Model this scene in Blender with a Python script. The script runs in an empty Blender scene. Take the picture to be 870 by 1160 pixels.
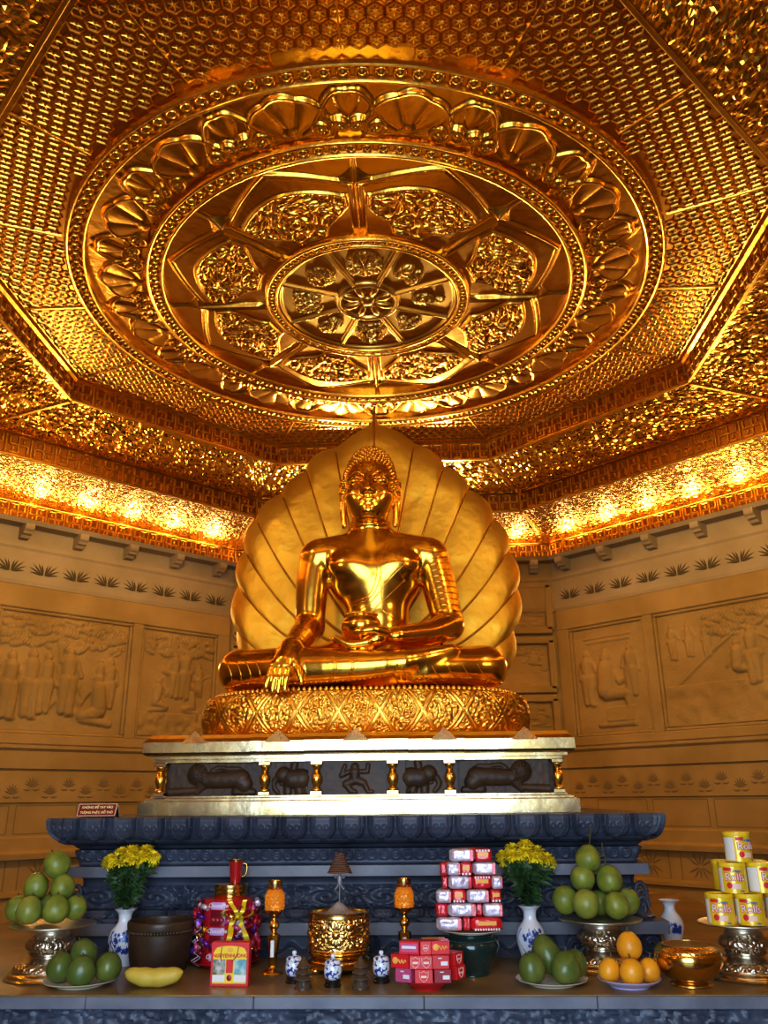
import bpy, math, random
import numpy as np
from mathutils import Vector, Matrix
rng = np.random.RandomState(7)
PI = math.pi
COL = bpy.context.scene.collection

# ------------------------------------------------------------------ mesh builder
class MB:
    def __init__(s):
        s.V = []; s.L = []; s.S = []; s.Mi = []; s.n = 0
    def add(s, V, F, mi=0):
        V = np.asarray(V, float).reshape(-1, 3)
        if isinstance(F, np.ndarray):
            s.L.append((F + s.n).ravel()); s.S.append(np.full(len(F), F.shape[1])); k = len(F)
        else:
            s.L.append(np.array([i for f in F for i in f]) + s.n); s.S.append(np.array([len(f) for f in F])); k = len(F)
        s.Mi.append(np.full(k, mi)); s.V.append(V); s.n += len(V)
        return s
    def grid(s, V, cu=False, cv=False, mi=0, flip=False):
        ny, nx = V.shape[:2]
        idx = np.arange(ny * nx).reshape(ny, nx)
        if cv: idx = np.vstack([idx, idx[:1]])
        if cu: idx = np.hstack([idx, idx[:, :1]])
        q = np.stack([idx[:-1, :-1], idx[:-1, 1:], idx[1:, 1:], idx[1:, :-1]], -1).reshape(-1, 4)
        if flip: q = q[:, ::-1]
        return s.add(V.reshape(-1, 3), q, mi)
    def box(s, c, size, b=0.0, rot=0.0, M=None, mi=0, taper=1.0):
        hx, hy, hz = [x / 2 for x in size]; b = min(b, hx * .9, hy * .9, hz * .9)
        vs = []; key = {}
        for sx in (-1, 1):
            for sy in (-1, 1):
                for sz in (-1, 1):
                    for ax in range(3):
                        p = [sx * (hx - (b if ax != 0 else 0)), sy * (hy - (b if ax != 1 else 0)), sz * (hz - (b if ax != 2 else 0))]
                        key[(sx, sy, sz, ax)] = len(vs); vs.append(p)
        F = []
        for ax in range(3):
            o = [a for a in range(3) if a != ax]
            for sg in (-1, 1):
                f = []
                for (p, q) in ((-1, -1), (1, -1), (1, 1), (-1, 1)):
                    t = [0, 0, 0]; t[ax] = sg; t[o[0]] = p; t[o[1]] = q
                    f.append(key[(t[0], t[1], t[2], ax)])
                F.append(f)
        if b > 0:
            for a in range(3):
                o = [x for x in range(3) if x != a]
                for p in (-1, 1):
                    for q in (-1, 1):
                        f = []
                        for (e, ax) in ((-1, o[0]), (1, o[0]), (1, o[1]), (-1, o[1])):
                            t = [0, 0, 0]; t[a] = e; t[o[0]] = p; t[o[1]] = q
                            f.append(key[(t[0], t[1], t[2], ax)])
                        F.append(f)
            for sx in (-1, 1):
                for sy in (-1, 1):
                    for sz in (-1, 1):
                        F.append([key[(sx, sy, sz, 0)], key[(sx, sy, sz, 1)], key[(sx, sy, sz, 2)]])
        V = np.array(vs)
        for i, f in enumerate(F):
            p = V[f]; n = np.cross(p[1] - p[0], p[2] - p[0])
            if n @ p.mean(0) < 0: F[i] = f[::-1]
        if taper != 1.0:
            k = (V[:, 2] + hz) / (2 * hz); V[:, :2] *= (1 + (taper - 1) * k)[:, None]
        if rot:
            cr, sr = math.cos(rot), math.sin(rot)
            V = V @ np.array([[cr, sr, 0], [-sr, cr, 0], [0, 0, 1]])
        V = V + np.array(c)
        if M is not None: V = tf(M, V)
        return s.add(V, F, mi)
    def lathe(s, prof, seg=32, c=(0, 0, 0), M=None, mi=0, sx=1, sy=1):
        P = np.array(prof, float); t = np.linspace(0, 2 * PI, seg, endpoint=False)
        V = np.stack([P[:, 0][:, None] * np.cos(t) * sx, P[:, 0][:, None] * np.sin(t) * sy, np.repeat(P[:, 1][:, None], seg, 1)], -1) + np.array(c)
        if M is not None: V = tf(M, V)
        return s.grid(V, cu=True, mi=mi)
    def tube(s, path, r, seg=8, closed=False, mi=0, caps=True):
        P = np.array(path, float); n = len(P)
        r = np.full(n, r) if np.isscalar(r) else np.asarray(r, float)
        T = np.roll(P, -1, 0) - np.roll(P, 1, 0) if closed else np.gradient(P, axis=0)
        T /= np.linalg.norm(T, axis=1)[:, None] + 1e-12
        up = np.array([0, 0, 1.]) if abs(T[0][2]) < .9 else np.array([1., 0, 0])
        N = np.cross(T[0], up); N /= np.linalg.norm(N); fr = []
        for i in range(n):
            N = N - T[i] * (N @ T[i]); N /= np.linalg.norm(N) + 1e-12
            fr.append((N.copy(), np.cross(T[i], N)))
        t = np.linspace(0, 2 * PI, seg, endpoint=False)
        V = np.array([P[i] + r[i] * (np.cos(t)[:, None] * fr[i][0] + np.sin(t)[:, None] * fr[i][1]) for i in range(n)])
        s.grid(V, cu=True, cv=closed, mi=mi)
        if caps and not closed:
            s.add(V[0], [list(range(seg))[::-1]], mi); s.add(V[-1], [list(range(seg))], mi)
        return s
    def sphere(s, c, rad, nu=16, nv=10, M=None, mi=0):
        a = np.linspace(-PI / 2, PI / 2, nv + 1)[:, None]; t = np.linspace(0, 2 * PI, nu, endpoint=False)[None]
        rad = (rad,) * 3 if np.isscalar(rad) else rad
        V = np.stack([np.cos(a) * np.cos(t) * rad[0], np.cos(a) * np.sin(t) * rad[1], np.sin(a) * rad[2] + 0 * t], -1)
        if M is not None: V = tf(M, V)
        return s.grid(V + np.array(c), cu=True, mi=mi)
    def prism(s, poly, z0, z1, M=None, mi=0):
        P = np.array(poly, float); n = len(P)
        V = np.vstack([np.c_[P, np.full(n, z0)], np.c_[P, np.full(n, z1)]])
        F = [list(range(n))[::-1], list(range(n, 2 * n))] + [[i, (i + 1) % n, n + (i + 1) % n, n + i] for i in range(n)]
        if M is not None: V = tf(M, V)
        return s.add(V, F, mi)
    def rings(s, R, closed=True, mi=0, cap0=False, cap1=False):
        V = np.array(R, float)
        s.grid(V, cu=closed, mi=mi)
        if cap0: s.add(V[0], [list(range(V.shape[1]))[::-1]], mi)
        if cap1: s.add(V[-1], [list(range(V.shape[1]))], mi)
        return s
    def xform(s, M):
        s.V = [tf(M, v) for v in s.V]; return s
    def build(s, name, mats, parent=None, smooth=35, loc=None):
        me = bpy.data.meshes.new(name)
        V = np.vstack(s.V); L = np.concatenate(s.L); S = np.concatenate(s.S); Mi = np.concatenate(s.Mi)
        me.vertices.add(len(V)); me.vertices.foreach_set('co', V.astype(np.float32).ravel())
        me.loops.add(len(L)); me.loops.foreach_set('vertex_index', L.astype(np.int32))
        me.polygons.add(len(S))
        me.polygons.foreach_set('loop_start', np.concatenate([[0], np.cumsum(S)[:-1]]).astype(np.int32))
        me.polygons.foreach_set('loop_total', S.astype(np.int32))
        me.polygons.foreach_set('material_index', Mi.astype(np.int32))
        if smooth:
            me.polygons.foreach_set('use_smooth', np.ones(len(S), bool))
        else:
            me.polygons.foreach_set('use_smooth', np.zeros(len(S), bool))
        me.update(calc_edges=True); me.validate()
        if smooth and smooth < 180: me.set_sharp_from_angle(angle=math.radians(smooth))
        for m in (mats if isinstance(mats, (list, tuple)) else [mats]): me.materials.append(m)
        o = bpy.data.objects.new(name, me); COL.objects.link(o)
        if parent is not None: o.parent = parent
        if loc is not None: o.location = loc
        return o

def tf(M, V):
    M = np.array(M); sh = np.shape(V); V = np.asarray(V).reshape(-1, 3)
    return (V @ M[:3, :3].T + M[:3, 3]).reshape(sh)
def TR(x=0, y=0, z=0): return np.array(Matrix.Translation((x, y, z)))
def RX(a): return np.array(Matrix.Rotation(a, 4, 'X'))
def RY(a): return np.array(Matrix.Rotation(a, 4, 'Y'))
def RZ(a): return np.array(Matrix.Rotation(a, 4, 'Z'))
def SC(x, y, z): return np.diag([x, y, z, 1.0])
def crom(pts, k=6):
    P = np.array(pts, float); n = len(P); out = []
    Q = np.vstack([2 * P[0] - P[1], P, 2 * P[-1] - P[-2]])
    for i in range(n - 1):
        p0, p1, p2, p3 = Q[i:i + 4]
        for t in np.linspace(0, 1, k, endpoint=False):
            out.append(.5 * (2 * p1 + (p2 - p0) * t + (2 * p0 - 5 * p1 + 4 * p2 - p3) * t * t + (3 * p1 - p0 - 3 * p2 + p3) * t ** 3))
    out.append(P[-1]); return np.array(out)
def sstep(a, b, x):
    t = np.clip((x - a) / (b - a), 0, 1); return t * t * (3 - 2 * t)
_lat = np.random.RandomState(3).rand(256, 256)
def vnoise(x, y):
    x = np.asarray(x, float); y = np.asarray(y, float)
    xi = np.floor(x).astype(int); yi = np.floor(y).astype(int); fx = x - xi; fy = y - yi
    fx = fx * fx * (3 - 2 * fx); fy = fy * fy * (3 - 2 * fy)
    g = lambda i, j: _lat[(i) & 255, (j) & 255]
    return (g(xi, yi) * (1 - fx) + g(xi + 1, yi) * fx) * (1 - fy) + (g(xi, yi + 1) * (1 - fx) + g(xi + 1, yi + 1) * fx) * fy
def worms(x, y):      # interlaced scroll-like relief, 0..1
    a = vnoise(x * .7 + 9, y * .7) * 6.3; b = vnoise(x * .8, y * .8 + 40) * 6.3
    w = np.abs(np.sin(2.2 * x + 2.5 * np.sin(a) + b)) * np.abs(np.sin(2.2 * y + 2.5 * np.cos(b) + a))
    return np.clip(w * 1.4, 0, 1)

# ------------------------------------------------------------------ tagging
def tag(o, label=None, cat=None, group=None, kind=None):
    if label: o['label'] = label
    if cat: o['category'] = cat
    if group: o['group'] = group
    if kind: o['kind'] = kind
    return o
def thing(name, label, cat, loc=(0, 0, 0), rz=0, group=None):
    o = bpy.data.objects.new(name, None); COL.objects.link(o)
    o.location = loc; o.rotation_euler = (0, 0, rz); o.empty_display_size = .05
    return tag(o, label, cat, group)
def dup(o, loc=None, rot=None, label=None, scale=None):
    def cp(a, parent):
        c = a.copy(); COL.objects.link(c)
        if parent is not None: c.parent = parent
        for ch in a.children: cp(ch, c)
        return c
    c = cp(o, None)
    if loc is not None: c.location = loc
    if rot is not None: c.rotation_euler = rot
    if scale is not None: c.scale = scale
    if label: c['label'] = label
    return c

# ------------------------------------------------------------------ materials
def mat(name, col, metal=0.0, rough=.5, col2=None, cs=6.0, bump=None, coat=0.0, emit=None, trans=0.0, spec=.5, ior=None, lo=.35, hi=.65, ramp_noise_detail=4, sss=0, rough2=None):
    m = bpy.data.materials.new(name); m.use_nodes = True
    nt = m.node_tree; N = nt.nodes; b = N['Principled BSDF']
    def sock(n, v):
        if n in b.inputs: b.inputs[n].default_value = v
    sock('Base Color', (*col, 1)); sock('Metallic', metal); sock('Roughness', rough)
    sock('Coat Weight', coat); sock('Specular IOR Level', spec); sock('Transmission Weight', trans)
    if ior: sock('IOR', ior)
    if sss:
        sock('Subsurface Weight', sss); sock('Subsurface Radius', (.02, .015, .008))
    if emit:
        sock('Emission Color', (*emit[0], 1)); sock('Emission Strength', emit[1])
    tc = N.new('ShaderNodeTexCoord')
    if col2 is not None or rough2 is not None:
        nz = N.new('ShaderNodeTexNoise'); nz.inputs['Scale'].default_value = cs; nz.inputs['Detail'].default_value = ramp_noise_detail
        nt.links.new(tc.outputs['Object'], nz.inputs['Vector'])
        mr = N.new('ShaderNodeMapRange'); mr.inputs['From Min'].default_value = lo; mr.inputs['From Max'].default_value = hi
        nt.links.new(nz.outputs['Fac'], mr.inputs['Value'])
        if col2 is not None:
            mx = N.new('ShaderNodeMix'); mx.data_type = 'RGBA'
            mx.inputs['A'].default_value = (*col, 1); mx.inputs['B'].default_value = (*col2, 1)
            nt.links.new(mr.outputs['Result'], mx.inputs['Factor']); nt.links.new(mx.outputs['Result'], b.inputs['Base Color'])
        if rough2 is not None:
            m2 = N.new('ShaderNodeMapRange'); m2.inputs['To Min'].default_value = rough; m2.inputs['To Max'].default_value = rough2
            nt.links.new(mr.outputs['Result'], m2.inputs['Value']); nt.links.new(m2.outputs['Result'], b.inputs['Roughness'])
    prev = None
    for bp in (bump or []):
        kind, sc, dist, st = bp
        if kind == 'noise':
            t = N.new('ShaderNodeTexNoise'); t.inputs['Scale'].default_value = sc; t.inputs['Detail'].default_value = 3; out = t.outputs['Fac']
        elif kind == 'vor':
            t = N.new('ShaderNodeTexVoronoi'); t.inputs['Scale'].default_value = sc; t.feature = 'SMOOTH_F1'; out = t.outputs['Distance']
        else:
            t = N.new('ShaderNodeTexWave'); t.inputs['Scale'].default_value = sc; t.inputs['Distortion'].default_value = 6; out = t.outputs['Fac']
        nt.links.new(tc.outputs['Object'], t.inputs['Vector'])
        bn = N.new('ShaderNodeBump'); bn.inputs['Distance'].default_value = dist; bn.inputs['Strength'].default_value = st
        nt.links.new(out, bn.inputs['Height'])
        if prev is not None: nt.links.new(prev.outputs['Normal'], bn.inputs['Normal'])
        prev = bn
    if prev is not None: nt.links.new(prev.outputs['Normal'], b.inputs['Normal'])
    return m

G1 = (.79, .425, .062)
gold_ceiling = mat('ceiling_gold', G1, 1, .27, bump=[('noise', 9, .02, .25)])
gold_hex = mat('hexagon_gold', (.73, .385, .058), 1, .27)
gold_pebble = mat('pebbled_gold', (.83, .48, .075), 1, .19)
gold_fret_deep = mat('fret_ground_gold', (.30, .11, .015), 1, .45)
gold_fret = mat('fret_gold', (.78, .44, .07), 1, .28, bump=[('noise', 30, .01, .2)])
gold_disc = mat('disc_gold', (.70, .44, .10), 1, .3)
gold_leaf = mat('leaf_gold', (.82, .49, .055), 1, .48, bump=[('noise', 3.2, .06, .5), ('noise', 16, .012, .35)], rough2=.6, cs=3)
gold_body = mat('statue_gold', (.84, .475, .065), 1, .19, bump=[('noise', 5, .015, .12)])
gold_carved = mat('carved_gold', (.80, .47, .08), 1, .3, bump=[('noise', 40, .006, .3)])
sand = mat('carved_sandstone', (.47, .315, .115), 0, .8, col2=(.37, .24, .075), cs=1.6, bump=[('noise', 40, .004, .4)], spec=.25)
sand_up = mat('pale_sandstone', (.47, .37, .22), 0, .8, col2=(.40, .31, .17), cs=2, bump=[('noise', 40, .004, .4)], spec=.25)
sand_dark = mat('incised_shade_stone', (.13, .095, .045), 0, .9, spec=.1)  # shade of the incised leaves put into the stone colour
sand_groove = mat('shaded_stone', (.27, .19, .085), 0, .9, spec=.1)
# ------------------------------------------------------------------ camera
CAM = (0.3532, 0.0, 1.6)
cd = bpy.data.cameras.new('camera'); cam = bpy.data.objects.new('camera', cd); COL.objects.link(cam)
p_, r_, y_ = [math.radians(x) for x in (19.39, -.559, 2.262)]
fwd = np.array([-math.sin(y_) * math.cos(p_), math.cos(y_) * math.cos(p_), math.sin(p_)])
rt = np.array([math.cos(y_), math.sin(y_), 0.]); up = np.cross(rt, fwd)
X_ = math.cos(r_) * rt + math.sin(r_) * up; Y_ = math.cos(r_) * up - math.sin(r_) * rt
mw = Matrix.Identity(4)
for i in range(3):
    mw[i][0] = X_[i]; mw[i][1] = Y_[i]; mw[i][2] = -fwd[i]; mw[i][3] = CAM[i]
cam.matrix_world = mw
cd.sensor_fit = 'VERTICAL'; cd.sensor_height = 24; cd.lens = 24 * 923.45 / 1160; cd.clip_start = .05
bpy.context.scene.camera = cam

# ------------------------------------------------------------------ room constants
DC = 5.887; ZC = 5.6; K8 = math.tan(PI / 8)
A1, A2, A3 = 5.65, 4.197, 3.05
ZS1, ZF2, ZF3 = 5.11, 5.11, 5.375      # lower soffit height; upper soffit
ZS2 = 5.375
def octa(a, z):
    R = a / math.cos(PI / 8)
    return [(R * math.sin(PI / 8 + i * PI / 4), DC + R * math.cos(PI / 8 + i * PI / 4), z) for i in range(8)]

def thing_structure(o): o['kind'] = 'structure'; return o
# ---- ceiling
mb = MB(); mb.add(octa(A3, ZC), [list(range(8))])
ceiling = thing_structure(mb.build('ceiling', gold_hex, smooth=0))
# hexagon relief
pit = .102; R_ = pit / math.sqrt(3)
cs_ = []
ny = int(3.3 / (1.5 * R_))
for j in range(-ny, ny + 1):
    for i in range(-34, 35):
        x = (i + .5 * (j & 1)) * pit; y = j * 1.5 * R_
        if math.hypot(x, y) < 2.412: continue
        if max(abs(x * math.cos(k * PI / 4) + y * math.sin(k * PI / 4)) for k in range(4)) > A3 - .12: continue
        cs_.append((x, y))
cs_ = np.array(cs_)
ang = np.radians(30 + 60 * np.arange(6))
def ringv(r, h, off=0): return np.c_[r * np.cos(ang + off), r * np.sin(ang + off), np.full(6, -h)]
U = np.vstack([ringv(R_ * .99, 0), ringv(R_ * .90, .011), ringv(R_ * .78, .001), ringv(R_ * .66, .007), ringv(R_ * .20, .001, PI / 6), [[0, 0, -.009]]])
F = []
for a in range(3):
    for i in range(6):
        j = (i + 1) % 6
        if a < 2: F.append([a * 6 + i, a * 6 + j, (a + 1) * 6 + j, (a + 1) * 6 + i])
for i in range(6):
    F.append([18 + i, 24 + i, 30, 30]); F.append([18 + i, 30, 24 + (i - 1) % 6, 24 + (i - 1) % 6])
F = [list(dict.fromkeys(f)) for f in F]
tri = [f for f in F if len(f) == 3]; qd = np.array([f for f in F if len(f) == 4]); tri = np.array(tri)
n0 = len(U); VV = (U[None] + np.c_[cs_, np.full(len(cs_), 0)][:, None]).reshape(-1, 3) + np.array([0, DC, ZC - .001])
mb = MB(); off = (np.arange(len(cs_)) * n0)[:, None, None]
mb.add(VV, (qd[None] + off).reshape(-1, 4)); mb.add(np.zeros((0, 3)), (tri[None] + off).reshape(-1, 3) - 0 - mb.n)
mb.build('hexagon_relief', gold_hex, ceiling, smooth=0)
# radial seams + border mould
mb = MB()
for k in range(16):
    a = k * PI / 8; d = np.array([math.sin(a), math.cos(a)])
    rmax = (A3 - .1) / max(abs(math.cos(a - j * PI / 4)) for j in range(8))
    p0 = d * 2.42; p1 = d * rmax
    mb.tube([(p0[0], DC + p0[1], ZC - .004), (p1[0], DC + p1[1], ZC - .004)], .012, 6)
mb.build('radial_seam', gold_ceiling, ceiling)
mb = MB()
mb.rings([octa(a, z) for a, z in ((A3 + .02, ZC - .0), (A3 + .0, ZC - .035), (A3 - .05, ZC - .035), (A3 - .07, ZC - .012), (A3 - .11, ZC - .012), (A3 - .12, ZC))])
mb.build('border_moulding', gold_ceiling, ceiling, smooth=0)
# soffits
def annulus(a0, a1, z, n=1): 
    return MB().rings([octa(a, z) for a in np.linspace(a0, a1, n + 1)])
def pebbled(name, a0, a1, z, cell, amp, scroll=0.0):      # hammered, faceted sheet metal
    mb = MB(); r = np.random.RandomState(5)
    for k in range(8):
        th = k * PI / 4; n = np.array([math.sin(th), math.cos(th)]); t = np.array([math.cos(th), -math.sin(th)])
        ny = int((a1 - a0) / cell); nx = int(2 * a1 * K8 / cell)
        A = np.linspace(a0, a1, ny + 1)[:, None]; U = np.linspace(-1, 1, nx + 1)[None] * A * K8; A = A + 0 * U
        ju = r.uniform(-.3, .3, U.shape) * cell; ja = r.uniform(-.3, .3, U.shape) * cell; hh = r.uniform(-1, 1, U.shape) * amp
        for q in (ju, ja, hh): q[0] = q[-1] = 0; q[:, 0] = q[:, -1] = 0
        if scroll: hh = hh * .45 - scroll * worms(U * 9 + k * 3, A * 9) * (1 - np.abs(np.linspace(-1, 1, ny + 1))[:, None] ** 8)
        u = U + ju; a = A + ja
        mb.grid(np.stack([n[0] * a + t[0] * u, DC + n[1] * a + t[1] * u, z + hh], -1))
    return mb.build(name, gold_pebble, ceiling, smooth=0)
pebbled('upper_soffit', A3, A2, ZS2, .021, .0036, .020)
pebbled('lower_soffit', A2, A1, ZS1, .024, .0042)
mb = MB()
for (a0, a1, z) in ((A3, A2, ZS2), (A2, A1 - .06, ZS1)):
    for k in range(8):
        a = PI / 8 + k * PI / 4; d = np.array([math.sin(a), math.cos(a)]) / math.cos(PI / 8)
        mb.tube([(d[0] * a0, DC + d[1] * a0, z), (d[0] * a1, DC + d[1] * a1, z)], .03, 6)
mb.build('corner_moulding', gold_ceiling, ceiling)

# ---- fret bands (vertical risers with raised key pattern)
def fret_band(name, a, z0, z1, cells, tilt=0):
    h = z1 - z0
    base = MB(); base.rings([octa(a, z0 - .0), octa(a + .0, z1)])
    o = thing_structure(base.build(name, gold_fret_deep, smooth=0))
    mb = MB()
    for k in range(8):
        th = k * PI / 4; n = np.array([math.sin(th), math.cos(th), 0]); t = np.array([math.cos(th), -math.sin(th), 0])
        L = 2 * a * K8; w = L / cells; m = .12 * h; H = h - 2 * m; bar = .09 * h
        org = np.array([0, DC, 0]) + n * (a - .008)
        Mx = np.eye(4); Mx[:3, 0] = t; Mx[:3, 1] = n; Mx[:3, 2] = (0, 0, 1); Mx[:3, 3] = org
        # rails
        for (zc, hh, pr) in ((z0 + .03 * h, .09 * h, .03), (z1 - .03 * h, .09 * h, .03), (z0 + .11 * h, .03 * h, .012), (z1 - .11 * h, .03 * h, .012)):
            mb.box((0, -.0 - pr / 2 + .008, zc), (L - 2 * pr * K8 , pr, hh), .004, M=Mx)
        for c in range(cells):
            x0 = -L / 2 + (c + .5) * w; zc = (z0 + z1) / 2; fl = 1 if c % 2 else -1
            W = w * .36; Z = H * .45; mb.box((x0 + w / 2, 0, zc), (bar * .8, .03, H * 1.02), .005, M=Mx)
            for (x, z, sx, sz) in ((0, 0, bar, 2 * Z), (0, 0, 2 * W, bar), (W / 2 * fl, Z, W, bar), (-W / 2 * fl, -Z, W, bar), (W * fl, -Z / 2, bar, Z), (-W * fl, Z / 2, bar, Z), (W * .55 * fl, Z * .5, bar, Z * .5), (-W * .55 * fl, -Z * .5, bar, Z * .5)):
                mb.box((x0 + x, 0, zc + z), (sx, .034, sz), .006, M=Mx)
    mb.build('key_pattern', gold_fret, o, smooth=0)
    return o
fret_band('trim_1', A1 - .06, 4.845, ZS1, 20)
fret_band('trim_2', A2, ZF2 - .005, ZS2 + .005, 13)
fret_band('trim_3', A3, ZF3 - .005, ZC + .0, 11)

# ------------------------------------------------------------------ ceiling medallion
med = thing('ceiling_medallion', 'huge round embossed golden lotus medallion covering the flat ceiling', 'ceiling medallion', (0, DC, ZC))
def polar(r0, r1, nr, nt, hf):
    r = np.linspace(r0, r1, nr)[:, None]; t = np.linspace(0, 2 * PI, nt, endpoint=False)[None]
    rr = r + 0 * t; tt = t + 0 * r; h = hf(rr, tt)
    return np.stack([rr * np.sin(tt), rr * np.cos(tt), -h], -1)
def loc_u(r, t, n, ph):     # sector local tangential coordinate
    p = 2 * PI / n; a = (t - ph + p / 2) % p - p / 2
    return a
def moulding(r0, r1):        # flat channel between two round lips
    def f(r, t):
        w = (r1 - r0)
        lip = np.maximum(0, 1 - ((r - r0 - .018) / .018) ** 2) ** .5 + np.maximum(0, 1 - ((r - r1 + .018) / .018) ** 2) ** .5
        return .05 + .03 * lip
    return f
def bead_ring(name, r0, r1, n, rad):
    mb = MB(); mb.grid(polar(r0, r1, 22, 360, moulding(r0, r1)), cu=True)
    for (r, a, b) in ((r0, 0, .05), (r1, .05, 0)):
        t = np.linspace(0, 2 * PI, 360, endpoint=False)
        mb.grid(np.array([np.c_[r * np.sin(t), r * np.cos(t), 0 * t - z] for z in (a, b)]), cu=True)
    o = mb.build(name, gold_ceiling, med)
    mb = MB(); rc = (r0 + r1) / 2
    t = np.linspace(0, 2 * PI, 12, endpoint=False)
    for k in range(n):
        a = 2 * PI * k / n; c = np.array([rc * math.sin(a), rc * math.cos(a), -.05])
        prof = [(rad, 0), (rad * .97, .012), (rad * .8, .02), (rad * .62, .014), (rad * .5, .016), (rad * .3, .027), (.001, .03)]
        mb.grid(np.array([np.c_[c[0] + p[0] * np.cos(t), c[1] + p[0] * np.sin(t), 0 * t + c[2] - p[1]] for p in prof]), cu=True)
    mb.build('bead', gold_ceiling, o, smooth=60)
bead_ring('outer_bead_ring', 2.245, 2.40, 132, .045)
bead_ring('middle_bead_ring', 1.665, 1.81, 104, .04)
bead_ring('inner_bead_ring', .745, .86, 56, .035)

def blob(d, r): return np.sqrt(np.maximum(0, 1 - (d / r) ** 2))
def shells(r, t):
    a = loc_u(r, t, 16, PI / 16); u = a * r; v = r - 1.81
    s = np.abs(u)
    rho = np.hypot(u, (v - .03) * 1.0); phi = np.arctan2(u, v - .03)
    rb = .335 + .022 * np.abs(np.cos(phi * 4.5)) - .05 * (np.abs(phi) / 1.5) ** 2
    inside = sstep(0, .035, rb - rho) * (np.abs(phi) < 1.75)
    fan = inside * (.032 + .022 * np.abs(np.cos(phi * 4.5)) ** .6 + .022 * np.exp(-((rb - rho - .022) / .014) ** 2)) 
    bud = .075 * blob(np.hypot(u, (v - .075) * 1.1), .075)
    h = np.maximum(fan, bud)
    for (cx, cv, R0) in ((.205, .075, .085), (.325, .10, .07)):
        d = np.hypot(s - cx, v - cv); an = np.arctan2(v - cv, s - cx)
        sp = blob(d, R0) * (.085 + .018 * np.sin(an - d / R0 * 11))
        h = np.maximum(h, sp)
    # pointed leaf wave between shells
    d = np.abs(v - (.20 + .16 * np.cos((np.minimum(s, .42) - .39) * 9))) ; h = np.maximum(h, .06 * np.exp(-(d / .022) ** 2) * (s > .16) * (v < .41))
    lf = blob(np.hypot((.39 - s) * 3.2, (v - .28) * 1.5), .2) * .04; h = np.maximum(h, lf)
    return .012 + h * .47
mb = MB(); mb.grid(polar(1.81, 2.245, 88, 1600, shells), cu=True); mb.build('shell_band', gold_ceiling, med, smooth=180)

def petals(r, t):
    a = loc_u(r, t, 8, PI / 8); am = PI / 8; f = np.abs(a) / am; u = a * r; s = np.abs(u)
    tip = 1.40 + .235 * (1 - f) ** 1.25                 # ogee tip of the big petal
    d = np.minimum(tip - r, (1 - f) * am * r - .015)
    h = .012 + .030 * sstep(0, .05, d) + .026 * np.exp(-((tip - r - .01) / .014) ** 2) * (f < .985)
    fp = np.abs(a) / (.80 * am)
    pt = 1.30 + .115 * np.clip(1 - fp ** 1.6, 0, 1); pw = (.27 * am + .56 * am * sstep(.90, 1.22, r)) * r
    d2 = np.minimum(np.minimum(pt - r, pw - s), r - .925)
    h = h + .028 * np.exp(-((d2 + .0) / .014) ** 2) * (d > -.02)
    x = r * np.sin(t); y = r * np.cos(t)
    tex = worms(x * 11, y * 11) * .026 + .010 * vnoise(x * 34, y * 34)
    h = np.where(d2 > .0, .040 + tex * sstep(0, .03, d2) + .026 * np.exp(-(d2 / .014) ** 2), h)
    b = loc_u(r, t, 8, 0.0) * r; ab = np.abs(b)
    rib = .022 * np.exp(-(ab / .013) ** 2) * sstep(.88, .95, r) + .03 * np.clip(1 - ab / (.03 + .10 * sstep(1.0, 1.4, r)), 0, 1) * (r < 1.42)
    st = ab ** .55 + np.abs(r - 1.43) ** .55
    star = .065 * np.clip(1 - st / .40, 0, 1) ** .8
    return np.maximum(h, np.maximum(.012 + rib, .012 + star))
mb = MB(); mb.grid(polar(.86, 1.665, 130, 1280, petals), cu=True); mb.build('petal_band', gold_ceiling, med, smooth=180)

def disc(r, t):
    a = loc_u(r, t, 8, 0); u = a * r; v = r - .505
    k = (np.floor((t + PI / 8) / (PI / 4)).astype(int)) % 8
    b = loc_u(r, t, 8, PI / 8) * r
    edge = np.minimum(np.minimum(np.abs(b), r - .25), .745 - r)
    h = .03 + .03 * np.exp(-((edge - .008) / .012) ** 2)
    q = np.hypot(u, v); an = np.arctan2(u, v)
    E = [np.maximum(blob(q, .055), .9 * np.exp(-((q - .11) / .016) ** 2)) + .5 * blob(np.abs(v + .14), .02) * (np.abs(u) < .13),
         blob(np.hypot(u * 1.0, v * 2.2 - .02), .13) + .6 * blob(np.hypot(u, v + .1), .05),
         np.maximum(blob(np.hypot(u * 1.3, v + .03), .10), blob(np.hypot(u * 2.4, (v - .1) * 1.3), .06)) * (.8 + .2 * np.cos(v * 60)),
         np.maximum(blob(np.hypot(u - .06, v * .6), .06), blob(np.hypot(u + .06, v * .6), .06)),
         np.abs(np.cos(an * 4)) ** .7 * blob(q, .15),
         blob(q, .12) * (.7 + .3 * np.sin(an + q * 60)),
         (.5 + .5 * np.sin(u * 70) * np.sin(v * 70)) * blob(np.maximum(np.abs(u) * .9, np.abs(v) * 1.1), .13),
         np.maximum(blob(np.hypot(u, (v - .03)), .09) * (.8 + .2 * np.cos(u * 90)), blob(np.hypot(u, (v + .09) * 1.5), .07))]
    m = np.zeros_like(r)
    for i in range(8): m = np.where(k == i, E[i], m)
    m = m * .75 + .25 * (m > .02) * worms(u * 30 + k * 7, v * 30)
    out = .03 + .05 * m * sstep(0, .03, edge - .02)
    h = np.maximum(h, out)
    c = loc_u(r, t, 8, PI / 8) * r
    wheel = .03 + .04 * blob(r, .06) + .035 * np.exp(-((r - .235) / .014) ** 2)
    spoke = .04 * blob(np.hypot(c * (1.9 - r * 4), (r - .15) * .55), .045)
    wheel = np.maximum(wheel, .03 + spoke)
    return np.where(r < .25, wheel, h)
mb = MB(); mb.grid(polar(.001, .746, 110, 900, disc), cu=True); mb.build('centre_disc', gold_disc, med, smooth=180)

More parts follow.
